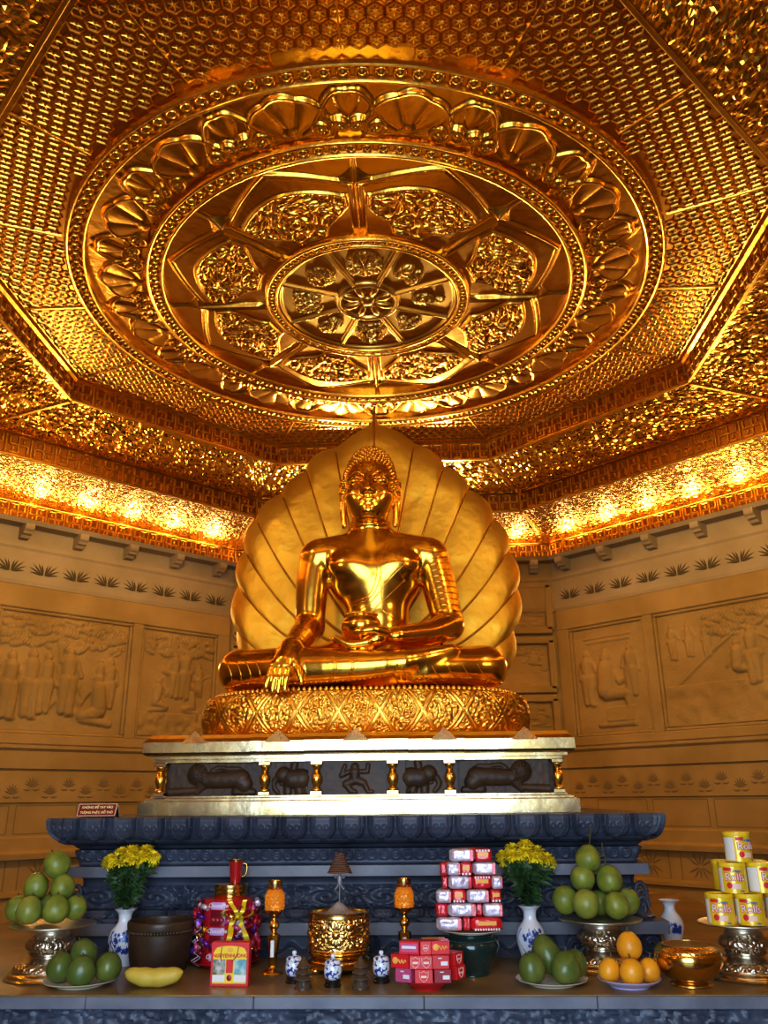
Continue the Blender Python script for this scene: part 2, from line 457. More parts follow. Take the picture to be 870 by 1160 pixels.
# ------------------------------------------------------------------ walls
S8 = A1 * K8
def wall_M(th):     # local x along wall (to the right seen from inside), y outwards, z up
    M = np.eye(4); M[:3, 0] = (math.cos(th), -math.sin(th), 0); M[:3, 1] = (math.sin(th), math.cos(th), 0)
    M[:3, 3] = np.array([0, DC, 0]) + A1 * np.array([math.sin(th), math.cos(th), 0]); return M

def hcap(X, Z, x0, z0, x1, z1, r0, r1=None):
    r1 = r0 if r1 is None else r1
    dx, dz = x1 - x0, z1 - z0; L = dx * dx + dz * dz + 1e-9
    t = np.clip(((X - x0) * dx + (Z - z0) * dz) / L, 0, 1); r = r0 + (r1 - r0) * t
    d = np.hypot(X - x0 - t * dx, Z - z0 - t * dz)
    return r * np.sqrt(np.maximum(0, 1 - (d / r) ** 2))
def figure(H, X, Z, x, z, s, pose, f=1):
    c = lambda *a: hcap(X, Z, *[q for q in a])
    P = lambda px, pz: (x + f * px * s, z + pz * s)
    def seg(a, b, r0, r1=None):
        A = P(*a); B = P(*b); return hcap(X, Z, A[0], A[1], B[0], B[1], r0 * s, None if r1 is None else r1 * s)
    L = []
    if pose in ('stand', 'raise', 'hold'):
        L += [seg((0, .93), (0, .935), .075), seg((0, 1.0), (0, 1.01), .035), seg((0, .78), (0, .55), .12, .10), seg((-.03, .5), (-.05, .06), .12, .06), seg((.05, .5), (.06, .05), .11, .07), seg((.06, .02), (.12, .02), .04)]
        if pose == 'stand': L += [seg((-.12, .78), (-.17, .5), .045, .04), seg((.12, .78), (.2, .58), .045, .04)]
        if pose == 'raise': L += [seg((-.12, .78), (-.18, 1.15), .045, .035), seg((.12, .78), (.2, .58), .045, .04)]
        if pose == 'hold': L += [seg((.12, .78), (.17, .58), .045), seg((.17, .58), (.34, .66), .04), seg((-.1, .78), (-.15, .5), .045)]
    if pose == 'kneel':
        L += [seg((0, .66), (.01, .665), .075), seg((0, .52), (-.03, .28), .11, .11), seg((-.04, .22), (.2, .14), .10, .08), seg((.2, .1), (-.2, .05), .06, .05), seg((.1, .5), (.2, .38), .04), seg((.2, .38), (.28, .52), .035)]
    if pose == 'sit':
        L += [seg((0, .74), (.01, .745), .075), seg((0, .82), (0, .825), .035), seg((0, .6), (-.02, .34), .12, .12), seg((-.02, .3), (.28, .28), .09, .07), seg((.28, .28), (.30, .04), .065, .045), seg((.1, .56), (.18, .42), .04), seg((.18, .42), (.3, .46), .035), seg((-.1, .55), (-.22, .36), .045, .04)]
    for l in L: np.maximum(H, l, out=H)
def foliage(H, X, Z, x0, x1, z0, z1, seed, n=60):
    r = np.random.RandomState(seed)
    for i in range(n):
        x = r.uniform(x0, x1); z = r.uniform(z0, z1); w = r.uniform(.035, .065)
        ca, sa = math.cos(r.uniform(-.6, .6)), math.sin(r.uniform(-.6, .6))
        u = (X - x) * ca + (Z - z) * sa; v = -(X - x) * sa + (Z - z) * ca
        hh = w * .7 * np.sqrt(np.maximum(0, 1 - (u / (w * 1.6)) ** 2 - (v / (w * .8)) ** 2)) * (1 + .3 * np.sin(u * 160))
        np.maximum(H, hh, out=H)
def relief(kind, w, h):
    nx, nz = int(w / .0095), int(h / .0095)
    X, Z = np.meshgrid(np.linspace(-w / 2, w / 2, nx), np.linspace(0, h, nz)); H = np.zeros_like(X)
    if kind == 'garden':         # people gathered under a tree
        foliage(H, X, Z, -w * .48, w * .48, h * .72, h * .97, 1, 90)
        for a in ((-.1, .0, -.02, .3), (-.02, .3, .02, .55), (.02, .55, -.1, .8), (.02, .5, .2, .78)): np.maximum(H, hcap(X, Z, a[0] * w + .1, a[1] * h + .55, a[2] * w + .1, a[3] * h + .25, .04, .03), out=H)
        figure(H, X, Z, -.62, .12, .78, 'stand'); figure(H, X, Z, -.38, .14, .8, 'hold'); figure(H, X, Z, -.2, .2, .72, 'stand', -1); figure(H, X, Z, .06, .2, .82, 'raise')
        figure(H, X, Z, .46, .08, .9, 'kneel', -1); figure(H, X, Z, .60, .3, .62, 'stand', -1); figure(H, X, Z, .46, .42, .5, 'stand')
        d = np.abs(Z - (.62 - .30 * np.sqrt(np.maximum(0, 1 - ((X + .05) / .42) ** 2)) - .05 * np.sin(X * 30)))
        np.maximum(H, .03 * np.exp(-(d / .05) ** 2) * (np.abs(X + .05) < .42), out=H)
    elif kind == 'scene':        # riders and travellers on a hill
        foliage(H, X, Z, -w * .48, w * .48, h * .78, h * .96, 2, 60)
        figure(H, X, Z, -.28, .3, .62, 'kneel'); figure(H, X, Z, -.05, .5, .6, 'stand'); figure(H, X, Z, .1, .5, .66, 'raise'); figure(H, X, Z, .32, .55, .42, 'hold'); figure(H, X, Z, .22, .3, .5, 'kneel', -1)
        np.maximum(H, .035 * vnoise(X * 14, Z * 14) * (Z < h * .22), out=H)
        np.maximum(H, hcap(X, Z, -.2, .86, .3, .62, .05, .05), out=H)
    elif kind == 'throne':       # crowned figure seated by an attendant
        for q in (.0, .035): np.maximum(H, .02 * ((np.abs(X) < .33 + q) & (np.abs(Z - h * .86 - q * 1.5) < .012)), out=H)
        figure(H, X, Z, -.05, .18, 1.05, 'sit'); figure(H, X, Z, .32, .42, .68, 'stand', -1); figure(H, X, Z, -.34, .35, .72, 'stand')
        np.maximum(H, .05 * ((np.abs(X - .12) < .2) & (np.abs(Z - .22) < .09)), out=H)
        np.maximum(H, .07 * ((np.abs(X + .02) < .1) & (np.abs(Z - .62) < .09)), out=H)
        np.maximum(H, hcap(X, Z, -.2, .1, .3, .1, .04), out=H)
    else:                        # house with a pitched roof and people inside
        foliage(H, X, Z, -.15, w * .48, h * .75, h * .96, 5, 60)
        for (x0, z0, x1, z1) in ((-.6, .5, -.05, .9), (-.05, .9, .27, 1.1), (.27, 1.1, .72, .82)): np.maximum(H, hcap(X, Z, x0, z0, x1, z1, .024), out=H)
        figure(H, X, Z, .18, .42, .66, 'sit'); figure(H, X, Z, .36, .42, .68, 'hold', -1); figure(H, X, Z, -.4, .82, .42, 'stand'); figure(H, X, Z, -.18, .8, .4, 'hold'); figure(H, X, Z, -.62, .8, .44, 'stand')
        np.maximum(H, .035 * vnoise(X * 9, Z * 9 + 20) * (Z < h * .35), out=H)
    H = H * .95 + .006 * vnoise(X * 12, Z * 12) + .004 * vnoise(X * 45, Z * 45)
    H[0] = H[-1] = 0; H[:, 0] = H[:, -1] = 0
    return X, Z, H

BANDS = [(0, -.06), (.6, -.06), (.62, -.10), (.66, -.10), (.68, -.03), (.99, -.03), (1.0, -.11), (1.06, -.12), (1.09, -.06), (1.22, -.06), (1.24, -.035), (1.59, -.035), (1.60, -.06), (1.94, -.06), (1.945, -.03), (1.96, -.03), (1.965, -.075),
         (2.16, -.075), (2.19, -.11), (2.225, -.11), (2.235, -.02), (4.08, -.02), (4.085, -.06), (4.13, -.075), (4.50, -.105), (4.53, -.125), (4.575, -.125), (4.58, -.035), (4.80, -.03), (4.805, -.20), (4.855, -.24), (4.862, -.20), (4.862, .0), (5.2, 0)]
def leaf_shape(L, w, n=10):
    t = np.linspace(0, 1, n); x = w * np.sin(PI * t ** .8) * .5
    return np.r_[np.c_[-x, t * L], np.c_[x[::-1], t[::-1] * L]][:-1]
def add_blade(mb, x, z, L, w, ang, bend, y, M, mi=0):
    t = np.linspace(0, 1, 7); a = ang + bend * t
    cx = x + np.r_[0, np.cumsum(np.sin(a[:-1]) * L / 6)]; cz = z + np.r_[0, np.cumsum(np.cos(a[:-1]) * L / 6)]
    hw = w * (np.sin(PI * np.clip(t, .06, 1) ** .75)) * .5 + .001
    l = np.c_[cx - hw * np.cos(a), np.full(7, y), cz + hw * np.sin(a)]; r = np.c_[cx + hw * np.cos(a), np.full(7, y), cz - hw * np.sin(a)]
    m = np.c_[cx, np.full(7, y - .004), cz]
    mb.grid(tf(M, np.stack([l, m, r], 1)), mi=mi)
def ornate_wall(name, th, kinds):
    M = wall_M(th); half = S8
    mb = MB()
    V = np.array([[(-(half + o * K8), o, z), ((half + o * K8), o, z)] for z, o in BANDS]); mb.grid(tf(M, V), mi=0)
    root = thing_structure(mb.build(name, sand, smooth=0))
    # panel frames (raised stiles and rails around three recesses)
    cells = [(-2.12, -.98), (-.84, .84), (.98, 2.12)]; z0, z1 = 2.345, 3.80
    fm = MB()
    fm.box((0, -.035, 3.94), (2 * half - .06, .09, .28), .012, M=M); fm.box((0, -.035, 2.29), (2 * half - .06, .09, .115), .012, M=M)
    xs = [-half + .03, -2.12, -.98, -.84, .84, .98, 2.12, half - .03]
    for i in range(0, 8, 2):
        a, b = xs[i], xs[i + 1]; fm.box(((a + b) / 2, -.035, 3.07), (b - a, .088, 1.47), .012, M=M)
    for (a, b) in cells:     # inner bead moulding
        for (x, z, sx, sz) in (((a + b) / 2, z0 + .02, b - a, .04), ((a + b) / 2, z1 - .02, b - a, .04), (a + .02, (z0 + z1) / 2, .04, z1 - z0 - .08), (b - .02, (z0 + z1) / 2, .04, z1 - z0 - .08)):
            fm.box((x, -.035, z), (sx, .05, sz), .012, M=M)
    fm.build('panel_frame', sand, root, smooth=0)
    for (a, b), kd in zip(cells, kinds):
        w, h = b - a - .08, z1 - z0 - .08; X, Z, H = relief(kd, w, h)
        V = np.stack([X + (a + b) / 2, -.022 - H, Z + z0 + .04], -1)
        MB().grid(tf(M, V)).build('relief_panel', sand, root, smooth=180)
    lb = MB()
    for i in range(-5, 6):
        x = i * .405
        for (dx, an, L) in ((-.026, -1.25, .13), (-.022, -.92, .17), (-.018, -.6, .2), (-.013, -.3, .22), (-.009, -.06, .16)):
            for sg in (1, -1): add_blade(lb, -sg * dx * 1.6, 4.225, L, .019, -sg * an, sg * .35, -.089, M @ TR(x, -.004, 0) @ TR(0, 0, 0))
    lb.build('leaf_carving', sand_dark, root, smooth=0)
    lo = MB()
    for i in range(-10, 11):
        x = i * .215; zz = 1.72 + (.05 if i % 2 else -.03)
        for an in (-1.1, -.7, -.35, 0, .35, .7, 1.1): add_blade(lo, x, zz, .11 - .02 * abs(an), .022, an, .2 * an, -.064, M)
        for sg in (1, -1): add_blade(lo, x + .01 * sg, zz - .03, .09, .02, sg * 1.9, -sg * 1.0, -.064, M)
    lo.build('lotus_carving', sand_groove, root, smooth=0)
    ip = MB()     # inset rectangular panels, and lower panels with starburst motif
    for i in range(-3, 4):
        x = i * .78
        if abs(x) + .37 < half:
            for (dx, dz, sx, sz) in ((0, .15, .7, .012), (0, -.15, .7, .012), (.35, 0, .012, .3), (-.35, 0, .012, .3)): ip.box((x + dx, -.034, 1.415 + dz), (sx, .006, sz), 0, M=M)
    for i in range(-3, 4):
        x = i * .62
        for (dx, sx) in ((-.235, .012), (.235, .012)): ip.box((x + dx, -.03, .835), (sx, .006, .3), 0, M=M)
        for kk in range(12):
            if kk in (3, 9): continue
            a = kk * PI / 6
            add_blade(ip, x + .03 * math.sin(a), .835 + .02 * math.cos(a), .14 if kk % 3 else .11, .02, a, .15, -.033, M)
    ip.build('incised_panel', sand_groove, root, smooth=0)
    for i in range(-3, 4):
        x = i * .68 - .02
        cb = MB()
        prof = [(0, 4.80), (-.235, 4.80), (-.235, 4.755), (-.225, 4.73), (-.19, 4.71), (-.17, 4.685), (-.12, 4.675), (-.09, 4.645), (0, 4.64)]
        n = len(prof); V = np.array([[(x - .055, y - .03, z) for y, z in prof], [(x + .055, y - .03, z) for y, z in prof]])
        cb.add(tf(M, V.reshape(-1, 3)), [list(range(n)), list(range(n, 2 * n))[::-1]] + [[j, (j + 1) % n, n + (j + 1) % n, n + j] for j in range(n)])
        cb.build('corbel', sand_up, root, smooth=0)
    up = MB(); V = np.array([[(-(half + o * K8), o - .002, z), ((half + o * K8), o - .002, z)] for z, o in BANDS[22:33]]); up.grid(tf(M, V))
    up.build('frieze_board', sand_up, root, smooth=0)
    return root
W1 = ornate_wall('wall_back_left', -PI / 4, ['garden', 'garden', 'scene'])
W2 = ornate_wall('wall_back_right', PI / 4, ['throne', 'house', 'garden'])
def side_copy(src, name, th):
    c = dup(src); c.name = name
    c.matrix_world = Matrix.Translation((0, DC, 0)) @ Matrix.Rotation(th, 4, 'Z') @ Matrix.Translation((0, -DC, 0)); return c
side_copy(W1, 'wall_left', PI / 4); side_copy(W2, 'wall_right', -PI / 4)
def plain_wall(name, th, hole=None):
    M = wall_M(th); mb = MB(); half = S8
    if hole is None:
        V = np.array([[(-(half + o * K8), o, z), ((half + o * K8), o, z)] for z, o in BANDS]); mb.grid(tf(M, V))
    else:
        hw, hh = hole
        for (x0, x1, z0, z1) in ((-half, -hw, 0, 5.2), (hw, half, 0, 5.2), (-hw, hw, hh, 5.2)):
            mb.box(((x0 + x1) / 2, .06, (z0 + z1) / 2), (x1 - x0, .12, z1 - z0), 0, M=M)
    return thing_structure(mb.build(name, sand, smooth=0)), M
WB, MW = plain_wall('wall_back', 0)
fm = MB()
for sx in (-1, 1):           # three stacked panels each side of the leaf
    xc = sx * 1.80
    for (z0, z1) in ((3.82, 4.47), (3.0, 3.68), (2.3, 2.88)):
        for (x, z, w, h) in ((xc, z0, .92, .1), (xc, z1, .92, .1), (xc - .43, (z0 + z1) / 2, .1, z1 - z0), (xc + .43, (z0 + z1) / 2, .1, z1 - z0)):
            fm.box((x, -.06, z), (w, .09, h), .012, M=MW)
fm.build('panel_frame', sand, WB, smooth=0)
for sx in (-1, 1):
    for (z0, z1, kd) in ((3.87, 4.42, 'scene'), (3.05, 3.63, 'house'), (2.35, 2.83, 'scene')):
        w, h = .74, z1 - z0; X, Z, H = relief(kd, w, h * 2)
        V = np.stack([X + sx * 1.80, -.03 - H * .5, Z / 2 + z0], -1)
        MB().grid(tf(MW, V)).build('relief_panel', sand, WB, smooth=180)
for x in (-2.04, -1.36, -.68, 0, .68, 1.36, 2.04):
    cb = MB(); prof = [(0, 4.80), (-.235, 4.80), (-.235, 4.755), (-.225, 4.73), (-.19, 4.71), (-.17, 4.685), (-.12, 4.675), (-.09, 4.645), (0, 4.64)]
    n = len(prof); V = np.array([[(x - .055, y - .03, z) for y, z in prof], [(x + .055, y - .03, z) for y, z in prof]])
    cb.add(tf(MW, V.reshape(-1, 3)), [list(range(n)), list(range(n, 2 * n))[::-1]] + [[j, (j + 1) % n, n + (j + 1) % n, n + j] for j in range(n)])
    cb.build('corbel', sand_up, WB, smooth=0)
plain_wall('wall_front_left', -3 * PI / 4); plain_wall('wall_front_right', 3 * PI / 4); plain_wall('wall_front', PI, (1.5, 4.0))
floor_m = mat('polished_floor_stone', (.16, .11, .06), 0, .25, col2=(.10, .07, .04), cs=2)
mb = MB(); mb.add([(x, y, -.001) for x, y, z in octa(A1 + .2, 0)], [list(range(8))]); thing_structure(mb.build('floor', floor_m, smooth=0))
# ------------------------------------------------------------------ helpers: pixel of the 870x1160 frame -> viewing ray
def pix_ray(u, v):
    d = (u - 435) / 923.45 * X_ + (580 - v) / 923.45 * Y_ + fwd
    return d / np.linalg.norm(d)
def on_y(u, v, y):
    d = pix_ray(u, v); return np.array(CAM) + d * ((y - CAM[1]) / d[1])

# ------------------------------------------------------------------ smooth distance-field modelling
class SDF:
    def __init__(s, lo, hi, h):
        s.h = h; s.ax = [np.arange(a, b, h, dtype=np.float32) for a, b in zip(lo, hi)]
        s.F = np.full([len(a) for a in s.ax], 1.0, np.float32)
    def _op(s, lo, hi, fn, k, mode):
        m = k + .03; sl = []
        for a, l, u in zip(s.ax, lo, hi):
            i0 = np.searchsorted(a, l - m); i1 = np.searchsorted(a, u + m)
            if i1 <= i0: return
            sl.append(slice(i0, i1))
        X, Y, Z = np.meshgrid(*[a[c] for a, c in zip(s.ax, sl)], indexing='ij', sparse=True)
        d = fn(X, Y, Z).astype(np.float32); F = s.F[tuple(sl)]
        if mode == 'add':
            hh = np.maximum(k - np.abs(F - d), 0) / k; s.F[tuple(sl)] = np.minimum(F, d) - hh * hh * k * .25
        else:
            d = -d; hh = np.maximum(k - np.abs(F - d), 0) / k; s.F[tuple(sl)] = np.maximum(F, d) + hh * hh * k * .25
    def cap(s, a, b, r0, r1=None, k=.03, mode='add', sq=(1, 1, 1)):
        a = np.array(a, float); b = np.array(b, float); r1 = r0 if r1 is None else r1; q = np.array(sq, float)
        A = a * q; B = b * q; ab = B - A; L = ab @ ab + 1e-12; R = max(r0, r1) / min(sq)
        def fn(X, Y, Z):
            px, py, pz = X * q[0] - A[0], Y * q[1] - A[1], Z * q[2] - A[2]
            t = np.clip((px * ab[0] + py * ab[1] + pz * ab[2]) / L, 0, 1)
            return np.sqrt((px - t * ab[0]) ** 2 + (py - t * ab[1]) ** 2 + (pz - t * ab[2]) ** 2) - (r0 + (r1 - r0) * t)
        s._op(np.minimum(a, b) - R, np.maximum(a, b) + R, fn, k, mode); return s
    def chain(s, pts, rs, k=.03):
        P = np.array(pts, float); R = np.array(rs, float)
        if len(P) > 2:
            P = crom(P, 4); R = np.interp(np.linspace(0, len(rs) - 1, len(P)), np.arange(len(rs)), R)
        def fn(X, Y, Z):
            D = None
            for i in range(len(P) - 1):
                A, Bq = P[i], P[i + 1]; ab = Bq - A; L = ab @ ab + 1e-12
                px, py, pz = X - A[0], Y - A[1], Z - A[2]
                t = np.clip((px * ab[0] + py * ab[1] + pz * ab[2]) / L, 0, 1)
                d = np.sqrt((px - t * ab[0]) ** 2 + (py - t * ab[1]) ** 2 + (pz - t * ab[2]) ** 2) - (R[i] + (R[i + 1] - R[i]) * t)
                D = d if D is None else np.minimum(D, d)
            return D
        s._op(P.min(0) - R.max(), P.max(0) + R.max(), fn, k, 'add'); return s
    def ell(s, c, r, k=.03, mode='add'):
        c = np.array(c, float); r = np.array(r, float)
        def fn(X, Y, Z):
            a, b, e = (X - c[0]) / r[0], (Y - c[1]) / r[1], (Z - c[2]) / r[2]
            k0 = np.sqrt(a * a + b * b + e * e); k1 = np.sqrt((a / r[0]) ** 2 + (b / r[1]) ** 2 + (e / r[2]) ** 2)
            return k0 * (k0 - 1) / (k1 + 1e-6)
        s._op(c - r, c + r, fn, k, mode); return s
    def mesh(s, iters=6):
        F = s.F; ins = F < 0; sh = np.array(F.shape) - 1
        cs = np.zeros(sh, np.uint8)
        for dx in (0, 1):
            for dy in (0, 1):
                for dz in (0, 1): cs += ins[dx:dx + sh[0], dy:dy + sh[1], dz:dz + sh[2]]
        act = np.argwhere((cs > 0) & (cs < 8)); n = len(act)
        idx = np.full(sh, -1, np.int32); idx[tuple(act.T)] = np.arange(n)
        P = np.zeros((n, 3)); C = np.zeros(n)
        corners = [(a, b, c) for a in (0, 1) for b in (0, 1) for c in (0, 1)]
        for c0 in corners:
            for ax in range(3):
                if c0[ax]: continue
                c1 = list(c0); c1[ax] = 1
                f0 = F[tuple((act + c0).T)]; f1 = F[tuple((act + c1).T)]
                m = (f0 < 0) != (f1 < 0); t = f0 / (f0 - f1 + 1e-20)
                p = act + np.array(c0, float); p[:, ax] += np.where(m, t, 0)
                P += np.where(m[:, None], p, 0); C += m
        P = P / C[:, None]
        quads = []
        for ax in range(3):
            b, c = (ax + 1) % 3, (ax + 2) % 3
            sl0 = [slice(None)] * 3; sl1 = [slice(None)] * 3; sl0[ax] = slice(0, -1); sl1[ax] = slice(1, None)
            s0 = ins[tuple(sl0)]; s1_ = ins[tuple(sl1)]
            e = np.argwhere(s0 != s1_)
            ok = (e[:, b] > 0) & (e[:, c] > 0) & (e[:, b] < sh[b]) & (e[:, c] < sh[c]); e = e[ok]
            up_ = s0[tuple(e.T)]
            def g(ob, oc):
                q = e.copy(); q[:, b] -= ob; q[:, c] -= oc; return idx[tuple(q.T)]
            q = np.stack([g(1, 1), g(0, 1), g(0, 0), g(1, 0)], 1); q[~up_] = q[~up_][:, ::-1]; quads.append(q)
        Q = np.vstack(quads); Q = Q[(Q >= 0).all(1)]
        E = np.vstack([Q[:, [0, 1]], Q[:, [1, 2]], Q[:, [2, 3]], Q[:, [3, 0]]])
        for it in range(iters):
            for lam in (.5, -.52):
                S = np.zeros_like(P); D = np.bincount(E.ravel(), minlength=n).astype(float)
                for a in range(3): S[:, a] = np.bincount(E[:, 0], P[E[:, 1], a], n) + np.bincount(E[:, 1], P[E[:, 0], a], n)
                P = P + lam * (S / np.maximum(D, 1)[:, None] - P) * (D > 0)[:, None]
        return P * s.h + np.array([a[0] for a in s.ax]), Q

# ------------------------------------------------------------------ the seated statue
SO = np.array([0.03, 5.40, 2.245])
B = SDF((-1.02, 4.86, 2.2), (1.0, 5.86, 3.46), .0078)
# lap and legs
B.ell((0, 5.46, 2.36), (.62, .32, .15), .05)
B.cap((-.18, 5.60, 2.42), (-.80, 5.29, 2.388), .19, .134, .06); B.cap((.22, 5.60, 2.42), (.785, 5.29, 2.388), .19, .134, .06)
B.chain([(.785, 5.29, 2.388), (.40, 5.13, 2.37), (-.05, 5.12, 2.32)], [.134, .118, .08], .035)          # left shin underneath
B.chain([(-.80, 5.29, 2.388), (-.45, 5.12, 2.375), (.0, 5.05, 2.375), (.27, 5.04, 2.392)], [.136, .135, .105, .076], .03)   # right shin on top
B.chain([(.27, 5.04, 2.392), (.42, 5.06, 2.43), (.56, 5.10, 2.47)], [.07, .055, .042], .03)               # foot on the thigh
for i, (dx, dz) in enumerate(((0, .0), (.004, -.022), (.004, -.042), (0, -.06))): B.cap((.55, 5.10 + .0 * i, 2.478 + dz), (.60 + dx, 5.105, 2.482 + dz), .018, .014, .008)
# torso
B.ell((.05, 5.50, 2.50), (.33, .26, .2), .08)
B.ell((.085, 5.46, 2.76), (.215, .165, .28), .06)
B.ell((.07, 5.45, 3.02), (.31, .195, .25), .06)
B.ell((-.07, 5.34, 3.10), (.17, .10, .115), .05); B.ell((.21, 5.34, 3.10), (.17, .10, .115), .05)
B.ell((.07, 5.46, 3.21), (.42, .16, .115), .05)
B.cap((.045, 5.46, 3.28), (-.31, 5.45, 3.205), .115, .12, .06); B.cap((.045, 5.46, 3.28), (.44, 5.45, 3.20), .115, .12, .06)
B.cap((.04, 5.46, 3.25), (.038, 5.45, 3.62), .145, .128, .06)
for z in (3.385, 3.425): B.ell((.04, 5.445, z), (.143, .143, .012), .02)
# right arm hanging to the knee
B.chain([(-.335, 5.45, 3.185), (-.365, 5.44, 2.95), (-.372, 5.43, 2.70)], [.118, .11, .098], .035)
B.chain([(-.372, 5.43, 2.70), (-.40, 5.24, 2.60), (-.435, 5.07, 2.495)], [.096, .085, .062], .03)
wr = np.array((-.435, 5.07, 2.495))
B.cap(wr, (-.462, 4.985, 2.41), .058, .045, .03, sq=(.8, 1, 1))
fx = [(-.527, -.562, 2.222), (-.495, -.522, 2.197), (-.462, -.487, 2.192), (-.432, -.447, 2.205)]
for i, (x0, x1, zt) in enumerate(fx):
    B.cap(wr + (.0 + (i - 1.5) * .012, -.04, -.02), (x0, 4.963, 2.372), .034, .026, .02)
    B.chain([(x0, 4.963, 2.372), ((x0 + x1) / 2, 4.938, 2.30), (x1, 4.933, zt + .018)], [.0225, .0195, .0155], .006)
B.chain([(-.425, 5.03, 2.46), (-.385, 4.985, 2.385), (-.362, 4.963, 2.325), (-.352, 4.955, 2.268)], [.04, .029, .021, .016], .012)
# left arm, palm up in the lap
B.chain([(.465, 5.45, 3.175), (.52, 5.44, 2.93), (.565, 5.41, 2.69)], [.12, .115, .10], .035)
B.chain([(.565, 5.41, 2.69), (.42, 5.25, 2.61), (.235, 5.11, 2.572)], [.098, .086, .06], .03)
B.cap((.235, 5.11, 2.572), (.09, 5.06, 2.54), .052, .05, .03, sq=(1, 1, 1.25))
B.cap((.10, 5.07, 2.535), (.02, 5.07, 2.515), .06, .055, .03, sq=(1, .85, 1.4))
for i in range(4):
    y = 5.01 + i * .036; l = (.02, .0, -.0, .03)[i]
    B.chain([(.05, y, 2.515), (-.04, y - .004, 2.502), (-.11 + l * .5, y - .006, 2.512), (-.17 + l, y - .004, 2.548)], [.026, .022, .019, .0145], .008)
B.chain([(.15, 5.03, 2.575), (.09, 4.985, 2.588), (.03, 4.975, 2.582), (-.03, 4.985, 2.578)], [.036, .026, .02, .015], .01)
bv, bq = B.mesh()
bv[(bv[:, 1] > 5.0) & (bv[:, 2] < 2.237), 2] = 2.237
# head at finer resolution
H = SDF((-.24, 5.12, 3.372), (.32, 5.80, 4.12), .0042); hx = .038
H.cap((.04, 5.46, 3.25), (.038, 5.45, 3.62), .145, .128, .06)
H.ell((.04, 5.445, 3.425), (.143, .143, .012), .02)
H.ell((hx, 5.47, 3.735), (.190, .215, .205), .03); H.ell((hx, 5.40, 3.60), (.168, .168, .165), .05)
H.ell((hx, 5.345, 3.515), (.128, .115, .088), .05); H.ell((hx, 5.258, 3.468), (.042, .03, .03), .03)
for sg in (-1, 1):
    H.ell((hx + sg * .095, 5.325, 3.60), (.07, .075, .075), .04)
    H.ell((hx + sg * .082, 5.278, 3.700), (.058, .032, .036), .02, 'sub')
    H.ell((hx + sg * .082, 5.300, 3.695), (.052, .038, .030), .008)
    q = [(hx + sg * (.024 + .128 * t), 5.258 + .075 * t ** 2.0, 3.725 + .036 * math.sin(PI * min(1, t * 1.05)) - .004) for t in np.linspace(0, 1, 7)]
    H.chain(q, [.009, .010, .010, .010, .009, .008, .006], .008)
    q = [(hx + sg * (.034 + .098 * t), 5.258 + .045 * t ** 2.2 + .004, 3.692 - .007 * math.sin(PI * t) + .008 * t) for t in np.linspace(0, 1, 6)]
    H.chain(q, [.0045, .006, .0065, .006, .005, .004], .004)
    q = [(hx + sg * (.034 + .098 * t), 5.262 + .045 * t ** 2.2 + .004, 3.700 + .020 * math.sin(PI * t) + .006 * t) for t in np.linspace(0, 1, 6)]
    H.chain(q, [.004, .0045, .005, .005, .0045, .003], .004)
    H.ell((hx + sg * .027, 5.232, 3.597), (.024, .026, .02), .012)
    H.chain([(hx + sg * .195, 5.43, 3.745), (hx + sg * .207, 5.47, 3.735), (hx + sg * .203, 5.475, 3.66), (hx + sg * .195, 5.44, 3.62)], [.016, .02, .02, .016], .012)
    H.ell((hx + sg * .185, 5.45, 3.685), (.022, .045, .065), .012)
    H.chain([(hx + sg * .190, 5.425, 3.64), (hx + sg * .182, 5.42, 3.52), (hx + sg * .178, 5.42, 3.415)], [.015, .017, .019], .01)
    H.chain([(hx + sg * .202, 5.465, 3.64), (hx + sg * .202, 5.46, 3.52), (hx + sg * .182, 5.43, 3.412)], [.016, .015, .018], .01)
H.cap((hx, 5.262, 3.725), (hx, 5.212, 3.612), .020, .029, .022)
H.ell((hx, 5.203, 3.603), (.022, .02, .018), .012)
for (z, hh, y, w) in ((3.540, .0115, 5.236, .062), (3.520, .0135, 5.238, .052)): H.ell((hx, y + .012, z), (w, .03, hh), .006)
for sg in (-1, 1): H.ell((hx + sg * .075, 5.272, 3.534), (.014, .012, .012), .012, 'sub')
H.cap((hx - .075, 5.262, 3.5305), (hx + .075, 5.262, 3.5305), .003, .003, .004, 'add')
H.cap((hx, 5.226, 3.582), (hx, 5.232, 3.555), .006, .008, .008, 'sub')
H.ell((.045, 5.49, 3.90), (.135, .145, .118), .08)
H.ell((hx + .002, 5.272, 3.772), (.008, .008, .01), .003)
hv, hq = H.mesh(4)
buddha = thing('buddha_statue', 'large polished golden Buddha statue seated cross-legged on the carved cushion, holding a bowl', 'statue', SO)
mb = MB(); mb.add(bv - SO, bq); mb.add(hv - SO, hq)
mb.build('body', gold_body, buddha, smooth=180)
from mathutils.bvhtree import BVHTree
bvh = BVHTree.FromPolygons([tuple(v) for v in bv], [tuple(q) for q in bq])
bvhh = BVHTree.FromPolygons([tuple(v) for v in hv], [tuple(q) for q in hq])
def surf_line(mb, px, r=.0045, n=24, lift=.0, tree=bvh):
    P = crom(px, 8); out = []
    def flush():
        if len(out) > 2: MB().tube(np.array(out) - SO, r, 6).build('robe_line', gold_body, buddha, smooth=180)
        out.clear()
    last = None
    for u, v in P:
        d = pix_ray(u, v); hit = tree.ray_cast(Vector(CAM), Vector(d), 20)
        if hit[0] is None: flush(); last = None; continue
        q = np.array(hit[0]) + np.array(hit[1]) * lift
        if last is not None and np.linalg.norm(q - last) > .08: flush()
        out.append(q); last = q
    flush()
c1 = lambda x, y: (330 + x / 4.35, 590 + y / 4.35)
c2 = lambda x, y: (290 + x / 3.625, 680 + y / 3.625)
mb = MB()
